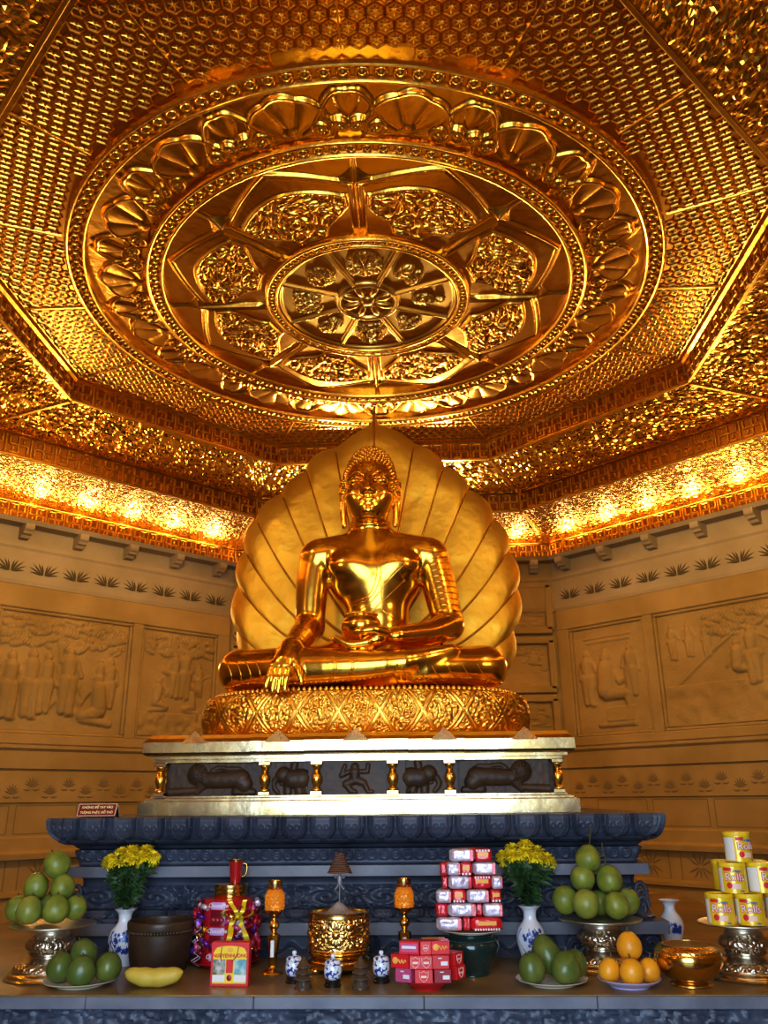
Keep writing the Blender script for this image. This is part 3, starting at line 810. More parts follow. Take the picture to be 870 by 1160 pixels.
for L in ([(470, 95), (430, 180), (415, 290), (375, 370), (275, 412)], [(482, 95), (444, 180), (432, 300), (385, 380), (285, 425)], [(300, 447), (370, 420), (440, 345)], [(330, 470), (400, 440), (440, 400)], [(527, 92), (500, 190)], [(540, 92), (513, 190)], [(555, 92), (520, 200)],
          [(440, 190), (443, 330), (447, 460)], [(447, 330), (520, 250), (590, 190)], [(447, 400), (520, 330), (560, 290)], [(530, 200), (590, 240)], [(520, 230), (560, 300)], [(450, 440), (500, 480), (540, 520)], [(230, 232), (330, 228), (430, 225)]):
    if L[0] != (230, 232): surf_line(mb, [c1(*p) for p in L])
for i in range(12):
    y = 150 + i * 29; surf_line(mb, [c1(x + i * 3.2, y + dy) for x, dy in ((672, 14), (700, 4), (740, 0), (775, 2), (800, 8))])
for L in ([(310, 230), (322, 270), (300, 330)], [(318, 230), (331, 270), (308, 335)], [(380, 222), (393, 270), (372, 345)], [(388, 222), (401, 270), (382, 345)]): surf_line(mb, [c2(*p) for p in L])
for k in range(6): surf_line(mb, [c2(x + k * 62, y - k * 3) for x, y in ((600, 275), (630, 320), (700, 355), (760, 365))])
for k in range(4): surf_line(mb, [(256 + k * 11, 748), (262 + k * 11, 765), (262 + k * 10, 780)])
surf_line(mb, [c2(575, 258), (450, 754), (446, 765), (455, 777)])
# hair curls
mb = MB(); N = 1050; g = PI * (3 - math.sqrt(5)); kept = []
for i in range(N):
    z = 1 - 2 * (i + .5) / N; rr = math.sqrt(1 - z * z); d = Vector((rr * math.cos(g * i), rr * math.sin(g * i), z)); o = Vector((hx, 5.47, 3.72))
    hit = bvhh.ray_cast(o + d * .8, -d, .8)
    if hit[0] is None: continue
    p = hit[0]; dx = abs(p.x - hx)
    if p.z < 3.56 or (p.y < 5.40 and p.z < 3.845 + .02 * math.cos(dx * 12) - max(0, dx - .115) * 1.2 and dx < .158): continue
    if p.y < 5.41 and p.z < 3.66: continue
    if 5.41 <= p.y < 5.5 and p.z < 3.79 and dx > .175: continue
    if any((p - k).length < .0185 for k in kept[-120:]): pass
    kept.append(p); mb.sphere(np.array(p + hit[1] * .004) - SO, .0128, 10, 7)
mb.build('hair_curl_cap', gold_body, buddha, smooth=180)
# alms bowl
mb = MB(); bp = [(.001, 0), (.05, .002), (.095, .03), (.123, .075), (.127, .11), (.112, .145), (.095, .158), (.10, .165), (.10, .172), (.09, .178), (.085, .165), (.0, .16)]
mb.lathe(crom(bp, 4), 48, (-.0 - SO[0], 5.115 - SO[1], 2.535 - SO[2]))
for k in range(36):
    a = 2 * PI * k / 36; mb.sphere((-SO[0] + .098 * math.cos(a), 5.115 - SO[1] + .098 * math.sin(a), 2.535 + .172 - SO[2]), .009, 8, 6)
mb.build('alms_bowl', gold_body, buddha, smooth=50)

# ------------------------------------------------------------------ leaf-shaped backdrop
c3 = lambda x, y: (240 + x / 2.2895, 470 + y / 2.2895)
YL = 5.86
LP = [((421, -34), None), ((404, 22), (417, 2)), ((318, 77), (364, 45)), ((243, 135), (262, 97)), ((178, 195), (200, 160)), ((110, 262), (135, 222)), ((80, 345), (84, 300)), ((63, 435), (57, 390)), ((60, 555), (44, 500)), ((90, 660), (66, 610)), ((190, 720), (120, 710))]
RP = [((421, -34), None), ((438, 20), (425, 0)), ((526, 66), (484, 36)), ((603, 125), (580, 92)), ((665, 185), (650, 150)), ((733, 262), (715, 218)), ((772, 345), (768, 300)), ((795, 445), (800, 395)), ((785, 555), (807, 500)), ((770, 660), (792, 610)), ((660, 720), (730, 710))]
O2 = np.array([.05, 2.62])
def side(LPs):
    out = []; q = []
    pts = [(on_y(*c3(*a), YL + .1)[[0, 2]], None if m is None else on_y(*c3(*m), YL + .1)[[0, 2]]) for a, m in LPs]
    for i in range(1, len(pts)):
        a, b, m = pts[i - 1][0], pts[i][0], pts[i][1]; ctrl = 2 * m - (a + b) / 2
        for t in np.linspace(0, 1, 26, endpoint=False):
            tt = t if i > 1 else t
            out.append((1 - tt) ** 2 * a + 2 * tt * (1 - tt) * ctrl + tt * tt * b); q.append(i - 1 + t)
    out.append(pts[-1][0]); q.append(len(pts) - 1); return np.array(out), np.array(q), [p[0] for p in pts]
Lo, Lq, Lc = side(LP); Ro, Rq, Rc = side(RP)
outl = np.vstack([Lo[::-1], Ro[1:]]); qq = np.r_[Lq[::-1], Rq[1:]]
S_ = np.linspace(0.02, 1, 60)
def leaf_pt(op, s):      # veins sweep upwards as they run out to the rim
    v = op - O2; dn = -.9 * (1 - s) * s * np.abs(v[..., 0])[..., None] * 1.0
    base = O2 + v * s
    return np.stack([base[..., 0], base[..., 1] + dn[..., 0]], -1)
op = outl[None] + 0 * S_[:, None, None]; sv = S_[:, None, None] + 0 * op[..., :1]
P2 = leaf_pt(op, sv)
qf = qq % 1; pil = np.sin(PI * qf)[None] ** .6 * (.004 * S_[:, None] ** 1.5)
rim = .10 * np.clip((S_[:, None] - .86) / .14, 0, 1) ** 2.2
yy = -.05 - pil + .10 * S_[:, None] ** 2 + rim + .035 * vnoise(P2[..., 0] * 2.2, P2[..., 1] * 2.2) + .008 * vnoise(P2[..., 0] * 9, P2[..., 1] * 9)
V = np.stack([P2[..., 0] - .05, yy, P2[..., 1] - SO[2]], -1)
bk = V[-1:].copy(); bk2 = V[::-1].copy(); bk2[..., 1] = bk2[..., 1] * .2 + .30; 
leaf = thing('leaf_backdrop', 'giant golden leaf with scalloped rim and curving veins standing behind the Buddha statue', 'leaf backdrop', (.05, YL, SO[2]))
mb = MB(); mb.grid(np.concatenate([V, bk2[:1], bk2[-1:]], 0)); blade = mb.build('leaf_blade', gold_leaf, leaf, smooth=60)
mb = MB()
for i, (cs2, k) in enumerate([(c, j) for cl in (Lc, Rc) for j, c in enumerate(cl) if 1 < j < 10]):
    s = np.linspace(.12, .97, 24); p = leaf_pt(np.repeat(cs2[None], 24, 0), s[:, None]); 
    y = -.05 + .10 * s ** 2 + .10 * np.clip((s - .86) / .14, 0, 1) ** 2.2 + .035 * vnoise(p[:, 0] * 2.2, p[:, 1] * 2.2) + .008 * vnoise(p[:, 0] * 9, p[:, 1] * 9)
    mb.tube(np.c_[p[:, 0] - .05, y - .003, p[:, 1] - SO[2]], np.linspace(.013, .006, 24), 6)
s = np.linspace(.1, .98, 24); p = leaf_pt(np.repeat(Lc[0][None], 24, 0), s[:, None])
y = -.05 + .10 * s ** 2 + .10 * np.clip((s - .86) / .14, 0, 1) ** 2.2 + .035 * vnoise(p[:, 0] * 2.2, p[:, 1] * 2.2) + .008 * vnoise(p[:, 0] * 9, p[:, 1] * 9)
mb.tube(np.c_[p[:, 0] - .05, y - .003, p[:, 1] - SO[2]], .011, 6)
gold_vein = mat('vein_gold', (.55, .25, .03), 1, .3)
mb.build('leaf_vein', gold_vein, leaf, smooth=180)
mb = MB(); mb.box((0, .12, 0.06), (1.0, .14, .1), .03); mb.box((0, .12, .48), (.5, .12, .86), .05); mb.build('leaf_foot', gold_leaf, leaf)

# ------------------------------------------------------------------ carved cushion
cush = thing('lotus_cushion', 'oval golden cushion seat carved with crossed bands and scrolls, under the Buddha', 'cushion', (0.0, 5.60, 1.965))
def superell(t, a, b, n=2.7):
    c, s = np.cos(t), np.sin(t); r = (np.abs(c / a) ** n + np.abs(s / b) ** n) ** (-1 / n); return r * c, r * s
nt = 1100; t = np.linspace(0, 2 * PI, nt, endpoint=False); x, y = superell(t, 1.0, .60)
seg = np.hypot(np.diff(np.r_[x, x[0]]), np.diff(np.r_[y, y[0]])); arc = np.r_[0, np.cumsum(seg)[:-1]]; per = seg.sum()
nx_, ny_ = np.gradient(y), -np.gradient(x); nl = np.hypot(nx_, ny_); nx_ /= nl; ny_ /= nl
sg = np.linspace(0, 1, 64)[:, None]; hz = .262
ph = PI * (sg - .5); bul = np.cos(ph) ** .75 * .065; zz = hz * (.5 + .5 * np.sin(ph)) 
npit = round(per / .245); U = arc[None] / per * npit; Vv = (sg)
d1 = np.abs(((U + Vv * 1.0) % 1) - .5); d2 = np.abs(((U - Vv * 1.0) % 1) - .5)
band = np.maximum(np.exp(-((np.minimum(d1, d2) - .055) / .022) ** 2), .5 * np.exp(-(np.minimum(d1, d2) / .03) ** 2))
scr = worms(U * 9, Vv * 10) * sstep(.07, .12, np.minimum(d1, d2))
disp = (.016 * band + .015 * scr) * np.sin(PI * np.clip(sg, .0, 1)) ** .4 * (sg < .9)
off = bul + disp
V = np.stack([x[None] + nx_[None] * off, y[None] + ny_[None] * off, zz + 0 * off], -1)
mb = MB(); mb.grid(V, cu=True)
top = V[-1:]; mb.grid(np.concatenate([top, top * np.array([.9, .9, 1]) + np.array([0, 0, .004]), top * np.array([.02, .02, 1]) + np.array([0, 0, .004])], 0), cu=True)
mb.build('cushion_body', gold_carved, cush, smooth=180)
mb = MB(); xr, yr = superell(np.linspace(0, 2 * PI, 2000, endpoint=False), .985, .585); sel = []
acc = np.r_[0, np.cumsum(np.hypot(np.diff(xr), np.diff(yr)))]
for k in range(int(acc[-1] / .034)):
    i = np.searchsorted(acc, k * .034); mb.sphere((xr[i], yr[i], .268), (.016, .016, .019), 8, 6)
mb.build('bead_string', gold_carved, cush, smooth=180)
# ------------------------------------------------------------------ lacquered pedestal
silver_stone = mat('silver_gilt_stone', (.74, .61, .38), 1, .2, col2=(.60, .43, .18), cs=5, bump=[('noise', 9, .01, .25)], rough2=.3)
gilt = mat('gilt_edge', (.85, .50, .09), 1, .3, bump=[('noise', 14, .008, .25)])
dark_relief = mat('dark_carved_wood', (.075, .040, .020), 0, .45, col2=(.045, .025, .015), cs=8, spec=.35)
PC = (0.0, 5.66); 
ped = thing('statue_pedestal', 'pale gilt stepped pedestal with dark carved animal panels, between cushion and blue-grey altar', 'pedestal', (PC[0], PC[1], 1.522))
def stepped(hx, hy, o, z):      # rectangle with a centre that steps forward twice
    a, b, st = .29, .60, .035; f = -hy - o
    return [(-hx - o, f, z), (-b, f, z), (-b, f - st, z), (-a, f - st, z), (-a, f - 2 * st, z), (a, f - 2 * st, z), (a, f - st, z), (b, f - st, z), (b, f, z), (hx + o, f, z), (hx + o, hy + o, z), (-hx - o, hy + o, z)]
def stack(prof, hx, hy, top=None, ds=1):
    mb = MB(); R = [stepped(hx, hy, o, z) for o, z in prof]; mb.rings(R)
    mb.add(R[0], [list(range(12))[::-1]]); mb.add(R[-1], [list(range(12))]); return mb
HX, HY = 1.13, .84
stack([(.085, .001), (.085, .072), (.06, .078), (.06, .088), (.03, .094), (.03, .102)], HX, HY).build('base_slab', silver_stone, ped, smooth=0)
stack([(.02, .282), (.02, .298), (.045, .300), (.045, .316), (.075, .322), (.085, .335), (.085, .392)], HX, HY).build('cap_slab', silver_stone, ped, smooth=0)
stack([(.083, .3925), (.06, .412), (.05, .432), (-.2, .436)], HX, HY).build('gilt_top', gilt, ped, smooth=0)
mb = MB(); mb.box((0, .02, .19), (2 * HX - .05, 2 * HY - .06, .19), .0); mb.box((0, -HY + .0, .19), (1.12, .1, .19), 0); mb.box((0, -HY - .02, .19), (.54, .12, .19), 0); mb.build('core_block', dark_relief, ped, smooth=0)
for x, st in ((-.92, 0), (-.44, 1), (0, 2), (.49, 1), (.94, 0)):       # pointed crests on the cap
    f = -HY - .088 - st * .035
    mb = MB(); mb.add(np.array([(x - .075, f - .004, .385), (x + .075, f - .004, .385), (x, f + .012, .455), (x - .075, f + .09, .40), (x + .075, f + .09, .40), (x, f + .09, .445)]), [[0, 1, 2], [0, 2, 5, 3], [1, 4, 5, 2], [3, 5, 4]]); mb.build('crest', silver_stone, ped, smooth=0)
def dark_panel(x0, x1, yf, kind, flip=1):
    w, h = x1 - x0, .176; nx, nz = int(w / .0035), int(h / .0035)
    X, Z = np.meshgrid(np.linspace(-w / 2, w / 2, nx), np.linspace(0, h, nz)); H = np.zeros_like(X); X = X * flip
    c = lambda *a: np.maximum(H, hcap(X, Z, *a), out=H)
    if kind == 'lion':
        c(-.05, .085, .15, .09, .042, .05); c(.14, .085, .17, .06, .05, .045); c(.12, .022, .22, .02, .022, .018); c(-.1, .03, -.26, .022, .018, .02); c(-.07, .06, -.1, .025, .03, .02)
        d = np.hypot(X + .10, Z - .115); H[:] = np.maximum(H, .05 * np.sqrt(np.maximum(0, 1 - (d / .058) ** 2)) * (.8 + .2 * np.cos(np.arctan2(Z - .115, X + .10) * 12)))
        c(-.105, .125, -.104, .118, .036); c(-.105, .105, -.106, .104, .022)
        for e in (-.017, .017): c(-.105 + e, .128, -.105 + e, .129, .008)
        t = np.linspace(0, 1, 14); px = .19 - .22 * t; pz = .1 + .055 * np.sin(t * PI * .9) + .01 * np.sin(t * 9)
        for i in range(13): c(px[i], pz[i], px[i + 1], pz[i + 1], .011)
    elif kind == 'elephant':
        c(.0, .085, .06, .085, .052); c(-.045, .11, -.05, .105, .04); c(.04, .04, .045, .015, .024); c(.085, .04, .09, .018, .022); c(-.02, .04, -.02, .015, .022)
        t = np.linspace(0, 1, 12); px = -.07 - .03 * np.sin(t * 3); pz = .1 - .085 * t
        for i in range(11): c(px[i], pz[i], px[i + 1], pz[i + 1], .017 - .0006 * i)
        c(-.03, .12, -.015, .075, .02); c(-.062, .062, -.02, .05, .008); c(.01, .14, .015, .165, .02)
        for i in range(8):
            a = i * .45; c(.085 + .03 * math.cos(a), .06 + .045 * math.sin(a), .085 + .03 * math.cos(a + .4), .06 + .045 * math.sin(a + .4), .009)
    else:
        c(0, .145, .002, .146, .02); c(0, .115, .0, .085, .03, .024); c(-.03, .12, -.075, .10, .012); c(-.075, .10, -.055, .15, .011); c(.03, .12, .07, .12, .012); c(.07, .12, .075, .155, .011)
        c(0, .075, -.05, .055, .022, .018); c(-.05, .055, -.02, .02, .016); c(-.02, .02, .0, .014, .013); c(.01, .075, .05, .06, .022, .017); c(.05, .06, .075, .015, .016, .012); c(.075, .015, .095, .013, .01)
    H *= .75; H += .0015 * vnoise(X * 60, Z * 60)
    V = np.stack([X * flip + (x0 + x1) / 2, yf - H, Z + .1025], -1)
    MB().grid(V).build('carved_panel', dark_relief, ped, smooth=180)
F0 = -HY - .001 + .0
dark_panel(-1.07, -.55, F0 - .0, 'lion'); dark_panel(-.475, -.255, F0 - .055, 'elephant'); dark_panel(-.185, .165, F0 - .085, 'dancer'); dark_panel(.235, .475, F0 - .055, 'elephant', -1); dark_panel(.56, 1.07, F0 - .0, 'lion', -1)
mb = MB(); 
bal = [(.001, 0), (.026, 0), (.026, .012), (.016, .02), (.022, .034), (.030, .06), (.026, .085), (.015, .1), (.022, .106), (.015, .112), (.024, .128), (.024, .138), (.001, .138)]
for x, y in ((-1.115, F0 - .03), (-.515, F0 - .066), (-.22, F0 - .1), (.2, F0 - .1), (.515, F0 - .066), (1.115, F0 - .03), (-1.125, F0 + .11), (1.125, F0 + .11)):
    b = MB(); b.lathe(crom(bal, 3), 20, (x, y, .122)); b = b.build('baluster', gilt, ped, smooth=50)
    for z in (.112, .271): m2 = MB(); m2.box((x, y, z), (.066, .06, .0215), .003); m2.build('baluster_block', silver_stone, b, smooth=0)

# ------------------------------------------------------------------ carved blue-grey stone altar
slate = mat('blue_grey_carved_stone', (.085, .10, .145), 0, .42, col2=(.045, .055, .085), cs=4, bump=[('noise', 60, .003, .3)], spec=.5)
slate_light = mat('pale_blue_grey_stone', (.215, .225, .27), 0, .45, col2=(.14, .15, .19), cs=5, bump=[('noise', 50, .002, .3)])
AC = (0.0, 5.62)
altar = thing('stone_altar', 'dark blue-grey stone altar carved with lotus petals and scrolls, under the gilt pedestal', 'altar', (AC[0], AC[1], .851))
def rrect(hx, hy, r, step):
    P = []; N = []
    segs = [((-hx + r, -hy), (hx - r, -hy), (0, -1)), ((hx, -hy + r), (hx, hy - r), (1, 0)), ((hx - r, hy), (-hx + r, hy), (0, 1)), ((-hx, hy - r), (-hx, -hy + r), (-1, 0))]
    cor = [((hx - r, -hy + r), -PI / 2), ((hx - r, hy - r), 0), ((-hx + r, hy - r), PI / 2), ((-hx + r, -hy + r), PI)]
    for (a, b, n), (c, a0) in zip(segs, cor):
        L = math.dist(a, b); k = max(2, int(L / step))
        for t in np.linspace(0, 1, k, endpoint=False): P.append((a[0] + (b[0] - a[0]) * t, a[1] + (b[1] - a[1]) * t)); N.append(n)
        k = max(4, int(r * PI / 2 / step) + 2)
        for t in np.linspace(0, PI / 2, k, endpoint=False): P.append((c[0] + r * math.cos(a0 + t), c[1] + r * math.sin(a0 + t))); N.append((math.cos(a0 + t), math.sin(a0 + t)))
    P = np.array(P); N = np.array(N); d = np.hypot(*(np.roll(P, -1, 0) - P).T); return P, N, np.r_[0, np.cumsum(d)[:-1]], d.sum()
def band(name, hx, hy, r, prof, hf, nv, step=.006, material=None, parent=None, caps=(True, True)):
    P, N, s, per = rrect(hx, hy, r, step); pr = np.array(prof, float)
    t = np.r_[0, np.cumsum(np.hypot(*np.diff(pr, axis=0).T))]; v = np.linspace(0, 1, nv); o = np.interp(v * t[-1], t, pr[:, 0]); z = np.interp(v * t[-1], t, pr[:, 1])
    S, Vv = np.meshgrid(s - hx + r, v); h = hf(S, Vv, per) if hf else 0 * S
    off = o[:, None] + h
    V = np.stack([P[None, :, 0] + N[None, :, 0] * off, P[None, :, 1] + N[None, :, 1] * off, z[:, None] + 0 * off], -1)
    mb = MB(); mb.grid(V, cu=True)
    n = V.shape[1]
    if caps[0]: mb.add(V[0], [list(range(n))])
    if caps[1]: mb.add(V[-1], [list(range(n))])
    return mb.build(name, material or slate, parent or altar, smooth=50)
def lotus_h(S, V, per):
    a = (S / .147 + .5) % 1 - .5; h = 0 * S
    v = V / .66; w = .47 * np.clip(1 - np.clip((v - .25) / .75, 0, 1) ** 2.4, 0, 1) ** .5; d = w - np.abs(a)
    up_ = (V < .66) * (sstep(0, .05, d) * .010 + .012 * np.exp(-((d - .05) / .035) ** 2) + .008 * np.exp(-((d - .17) / .03) ** 2))
    for sx in (-.12, .12):
        q = np.hypot(a - sx, (v - .42) * .75); up_ = np.maximum(up_, (V < .66) * .014 * np.exp(-((q - .075) / .035) ** 2) + 0)
    b = (S / .147) % 1 - .5; v2 = (V - .62) / .38; w2 = .47 * np.clip(1 - np.clip(v2, 0, 1) ** 2.2, 0, 1) ** .5; d2 = w2 - np.abs(b)
    lo_ = (V >= .62) * (sstep(0, .06, d2) * .010 + .009 * np.exp(-((d2 - .07) / .04) ** 2))
    return 1.45 * np.maximum(up_, lo_)
def scroll_h(pitch, amp, k=1.0):
    def f(S, V, per):
        a = S / pitch; i = np.floor(a); u = (a - i - .5); sgn = np.where(i % 2 == 0, 1, -1); y = (V - .5) * sgn
        q = np.hypot(u, y * .9); th = np.arctan2(y, u)
        sp = .5 + .5 * np.sin(th - q * 22); m = np.exp(-(q / .42) ** 4)
        w = worms(S * 28 * k + 5, V * 4.2)
        return amp * (m * sp + (1 - m) * w) * sstep(0, .1, V) * sstep(0, .1, 1 - V)
    return f
def wave_h(S, V, per):
    a = (S / .062) % 1 - .5; q = np.hypot(a, (V - .35) * 1.1); th = np.arctan2(V - .35, a)
    return .012 * (np.exp(-((q - .33) / .09) ** 2) + np.exp(-((q - .12) / .07) ** 2) + .7 * np.exp(-((V - .9) / .08) ** 2))
band('lotus_cornice', 1.576, 1.2, .10, [(0, 0.67), (0.008, 0.655), (0.0, 0.615), (-0.02, 0.5817), (-0.055, 0.5511), (-0.11, 0.5358)], lotus_h, 64, .0045)
band('neck_moulding', 1.463, 1.04, .02, [(0.03, 0.5321), (0.0, 0.5124), (-0.02, 0.5093)], None, 6, .05)
band('scroll_band', 1.452, 1.03, .03, [(0.03, 0.5083), (0.0, 0.4298)], wave_h, 18)
band('upper_slab', 1.504, 1.08, .012, [(0, 0.4288), (0.0, 0.3782)], None, 3, .1, slate_light)
band('recess', 1.452, 1.01, .012, [(0.0, 0.3776), (-0.03, 0.3575), (-0.03, 0.3327)], None, 4, .1)
band('carved_frieze', 1.442, 0.985, .02, [(0.0, 0.3322), (0.0, 0.218)], scroll_h(.30, .022), 24)
band('petal_band', 1.473, 1.01, .02, [(0.0, 0.2175), (0.04, 0.1612)], lotus_h, 18)
band('lower_slab', 1.576, 1.06, .012, [(0, 0.1607), (0, 0.1044)], None, 3, .1, slate_light)
def foot_h(S, V, per):
    a = (S / .52 + .5) % 1 - .5; x = np.abs(a) * .52; h = 0 * S
    q = np.hypot(x - .075, (V - .45) * .115); th = np.arctan2((V - .45) * .115, x - .075)
    h = np.maximum(h, .022 * (.5 + .5 * np.sin(th + q * 170)) * (q < .055))
    h = np.maximum(h, .02 * np.exp(-((V - (.86 - .5 * np.exp(-((x - .2) / .05) ** 2))) / .07) ** 2) * (x > .1))
    return h
band('scroll_foot', 1.545, 1.015, .03, [(0, 0.1039), (-0.01, 0.0373), (0.035, 0), (0.035, 0)], foot_h, 26)
# carved knobs at the frieze corners
for sx in (-1, 1):
    mb = MB(); 
    for k in range(3):
        t = np.linspace(0, 2.6 * PI, 40); r = .05 * (1 - t / (2.9 * PI)) + .006
        mb.tube(np.c_[sx * (1.46) + sx * r * np.cos(t) * .6, -1.0 - .012 * k + 0 * t, .285 - .032 * k + r * np.sin(t)], .011, 6)
    mb.build('corner_scroll', slate, altar, smooth=180)

# ------------------------------------------------------------------ platform that carries the offerings
brown_top = mat('brown_polished_stone_top', (.38, .235, .075), 0, .33, col2=(.19, .125, .05), cs=3.2, bump=[('noise', 30, .002, .25)], spec=.5)
plat = thing('offering_platform', 'long low stone platform with brown top and carved blue-grey front, carrying the altar and offerings', 'altar platform', (0, 5.6, 0))
mb = MB(); mb.box((0, .0, .847), (4.86, 3.67, .006), .002); mb.build('brown_top', brown_top, plat, smooth=0)
mb = MB(); xs = np.linspace(-2.43, 2.43, 8)
for i in range(7): mb.box(((xs[i] + xs[i + 1]) / 2, 0, .821), (xs[i + 1] - xs[i] - .002, 3.67, .046), .003)
mb.build('edge_slab', slate_light, plat, smooth=0)
band('carved_front', 2.40, 1.80, .01, [(0, .797), (0, .72), (-.03, .70), (-.03, .35), (0, .33), (.03, .25), (.03, .0)], lambda S, V, per: .016 * worms(S * 16, V * 30) * (V < .35) + .012 * worms(S * 9, V * 24) * (V >= .35), 90, .012, slate, plat)
# ------------------------------------------------------------------ offerings: helpers
ZT = .8503
def gz(u, v, z=ZT):
    d = pix_ray(u, v); return np.array(CAM) + d * ((z - CAM[2]) / d[2])
def at_y(u, v, y): return on_y(u, v, y)
def gzc(u, v, dy):        # centre of a round base whose front rim shows at pixel row v
    y = gz(u, v)[1] + dy; return np.array([at_y(u, v - 12, y)[0], y, ZT])
def text_mesh(body, size, M, mb, mi=0, wrap=None, depth=.0008, offset=0.0, shear=0.0):
    cu = bpy.data.curves.new('lettering', 'FONT'); cu.body = body; cu.size = size; cu.align_x = 'CENTER'; cu.align_y = 'CENTER'; cu.extrude = depth; cu.offset = offset; cu.shear = shear; cu.resolution_u = 3
    ob = bpy.data.objects.new('lettering', cu); COL.objects.link(ob)
    dg = bpy.context.evaluated_depsgraph_get(); me = bpy.data.meshes.new_from_object(ob.evaluated_get(dg))
    V = np.array([v.co[:] for v in me.vertices]).reshape(-1, 3); F = [list(p.vertices) for p in me.polygons]
    bpy.data.objects.remove(ob); bpy.data.meshes.remove(me)
    if not len(V): return
    if wrap:       # wrap (x, y) round a vertical cylinder of radius wrap
        a = V[:, 0] / wrap; r = wrap + V[:, 2]; V = np.c_[r * np.sin(a), -r * np.cos(a), V[:, 1]]
    mb.add(tf(M, V), F, mi)
FRONT = RX(PI / 2)           # text plane facing the camera side (-y), upright
# materials
silver = mat('engraved_silver', (.62, .56, .46), 1, .25, bump=[('noise', 45, .004, .3)])
silver_dish = mat('pale_silver_dish', (.80, .74, .62), 1, .36)
silver_eng = mat('engraved_silver_band', (.60, .52, .40), 1, .3, bump=[('vor', 70, .012, 1.0)])
pomelo = mat('green_fruit_skin', (.275, .31, .045), 0, .42, col2=(.16, .205, .028), cs=14, bump=[('noise', 220, .0015, .4)], coat=.15)
pomelo_y = mat('yellowish_green_fruit_skin', (.34, .35, .06), 0, .4, col2=(.20, .24, .04), cs=12, bump=[('noise', 220, .0015, .4)], coat=.15)
papaya = mat('dark_green_fruit_skin', (.10, .15, .028), 0, .36, col2=(.22, .23, .05), cs=9, lo=.5, hi=.75, bump=[('noise', 120, .001, .3)], coat=.2)
orange_m = mat('yellow_orange_fruit_skin', (.90, .42, .02), 0, .4, col2=(.78, .33, .015), cs=9, bump=[('noise', 200, .001, .3)], coat=.15)
stem_m = mat('dry_stem', (.12, .09, .035), 0, .8)
cream = mat('cream_porcelain', (.80, .74, .58), 0, .25, coat=.3)
lav = mat('lavender_plastic', (.62, .56, .80), 0, .3)
white_p = mat('white_porcelain', (.78, .80, .84), 0, .18, coat=.5)
cobalt = mat('cobalt_blue_glaze', (.03, .06, .30), 0, .2, coat=.5)
def porcelain_painted(name, sc):
    m = mat(name, (.78, .80, .84), 0, .18, col2=(.03, .06, .32), cs=sc, lo=.53, hi=.56, coat=.5, ramp_noise_detail=2); return m
blue_white = porcelain_painted('blue_painted_porcelain', 75)
clay = mat('dark_brown_pottery', (.075, .040, .018), 0, .42, col2=(.04, .022, .012), cs=7, coat=.1)
black = mat('black_lacquer', (.012, .011, .012), 0, .25, coat=.4)
brown_cer = mat('brown_glazed_ceramic', (.10, .06, .035), 0, .34, coat=.15, spec=.3)
ash = mat('incense_ash', (.42, .34, .28), 0, .95, col2=(.32, .25, .2), cs=30, bump=[('noise', 90, .004, .8)])
coil_m = mat('incense_coil_brown', (.19, .085, .045), 0, .85)
greyfig = mat('grey_painted_metal', (.35, .34, .36), .3, .5)
brass = mat('polished_brass', (.83, .52, .14), 1, .2)
goldb = mat('shiny_gold_metal', (.84, .53, .14), 1, .16)
gold_emb = mat('embossed_gold_metal', (.82, .56, .19), 1, .24)
def glassy(name, col, rough=.08): return mat(name, col, 0, rough, trans=.75, ior=1.45)
amber = mat('amber_glass', (1.0, .42, .03), 0, .12, trans=.55, ior=1.4, emit=((1, .30, .02), .12))
redglass = mat('red_drink_glass', (.42, .012, .015), 0, .08, coat=.6)
clear = glassy('clear_glass', (.95, .93, .9))
redp = mat('red_plastic', (.62, .015, .02), 0, .3, coat=.3)
redbox = mat('red_printed_carton', (.68, .02, .025), 0, .35, coat=.3)
redbag = mat('red_paper_bag', (.72, .035, .04), 0, .45)
darkred = mat('dark_red_carton', (.33, .01, .025), 0, .35, coat=.3)
pinkf = mat('pink_foil', (.72, .13, .30), .3, .3)
foil = mat('silvery_white_wrapper', (.72, .66, .72), .35, .28, col2=(.52, .42, .48), cs=40, bump=[('noise', 40, .006, .8)], coat=.5)
redwrap = mat('glossy_red_wrapper', (.66, .015, .025), .05, .22, bump=[('noise', 35, .006, .7)], coat=.6)
purple = mat('purple_foil', (.16, .03, .30), .5, .25)
lilac = mat('lilac_print', (.62, .35, .66), 0, .3)
maroon = mat('dark_maroon_print', (.20, .008, .02), 0, .25, coat=.4)
yellow_rib = mat('yellow_satin_ribbon', (.80, .62, .03), .2, .3)
yel = mat('yellow_print', (.92, .66, .03), 0, .38, coat=.2)
yel_tin = mat('yellow_tin_print', (.86, .60, .02), .1, .3, coat=.4)
white_print = mat('white_print', (.80, .78, .74), 0, .4)
cream_print = mat('pale_pink_print', (.90, .62, .50), 0, .4)
red_print = mat('red_print', (.72, .03, .03), 0, .4)
orange_print = mat('orange_print', (.92, .45, .08), 0, .4)
blue_print = mat('blue_print', (.06, .22, .50), 0, .4)
teal_print = mat('teal_print', (.10, .35, .40), 0, .4, col2=(.55, .7, .66), cs=30)
photo_print = mat('dark_photo_print', (.05, .07, .04), 0, .4, col2=(.65, .60, .52), cs=38)
greenjar = mat('dark_green_glazed_jar', (.012, .035, .032), 0, .16, col2=(.03, .06, .055), cs=6, lo=.6, hi=.8, coat=.6)
petal_m = mat('yellow_petal', (1.0, .82, .03), 0, .5)
green_m = mat('dark_green_leaf', (.03, .075, .02), 0, .5, col2=(.05, .11, .03), cs=20)
sign_red = mat('dark_red_sign_board', (.20, .02, .012), 0, .35)
sign_yel = mat('pale_yellow_lettering', (.95, .80, .42), 0, .5)

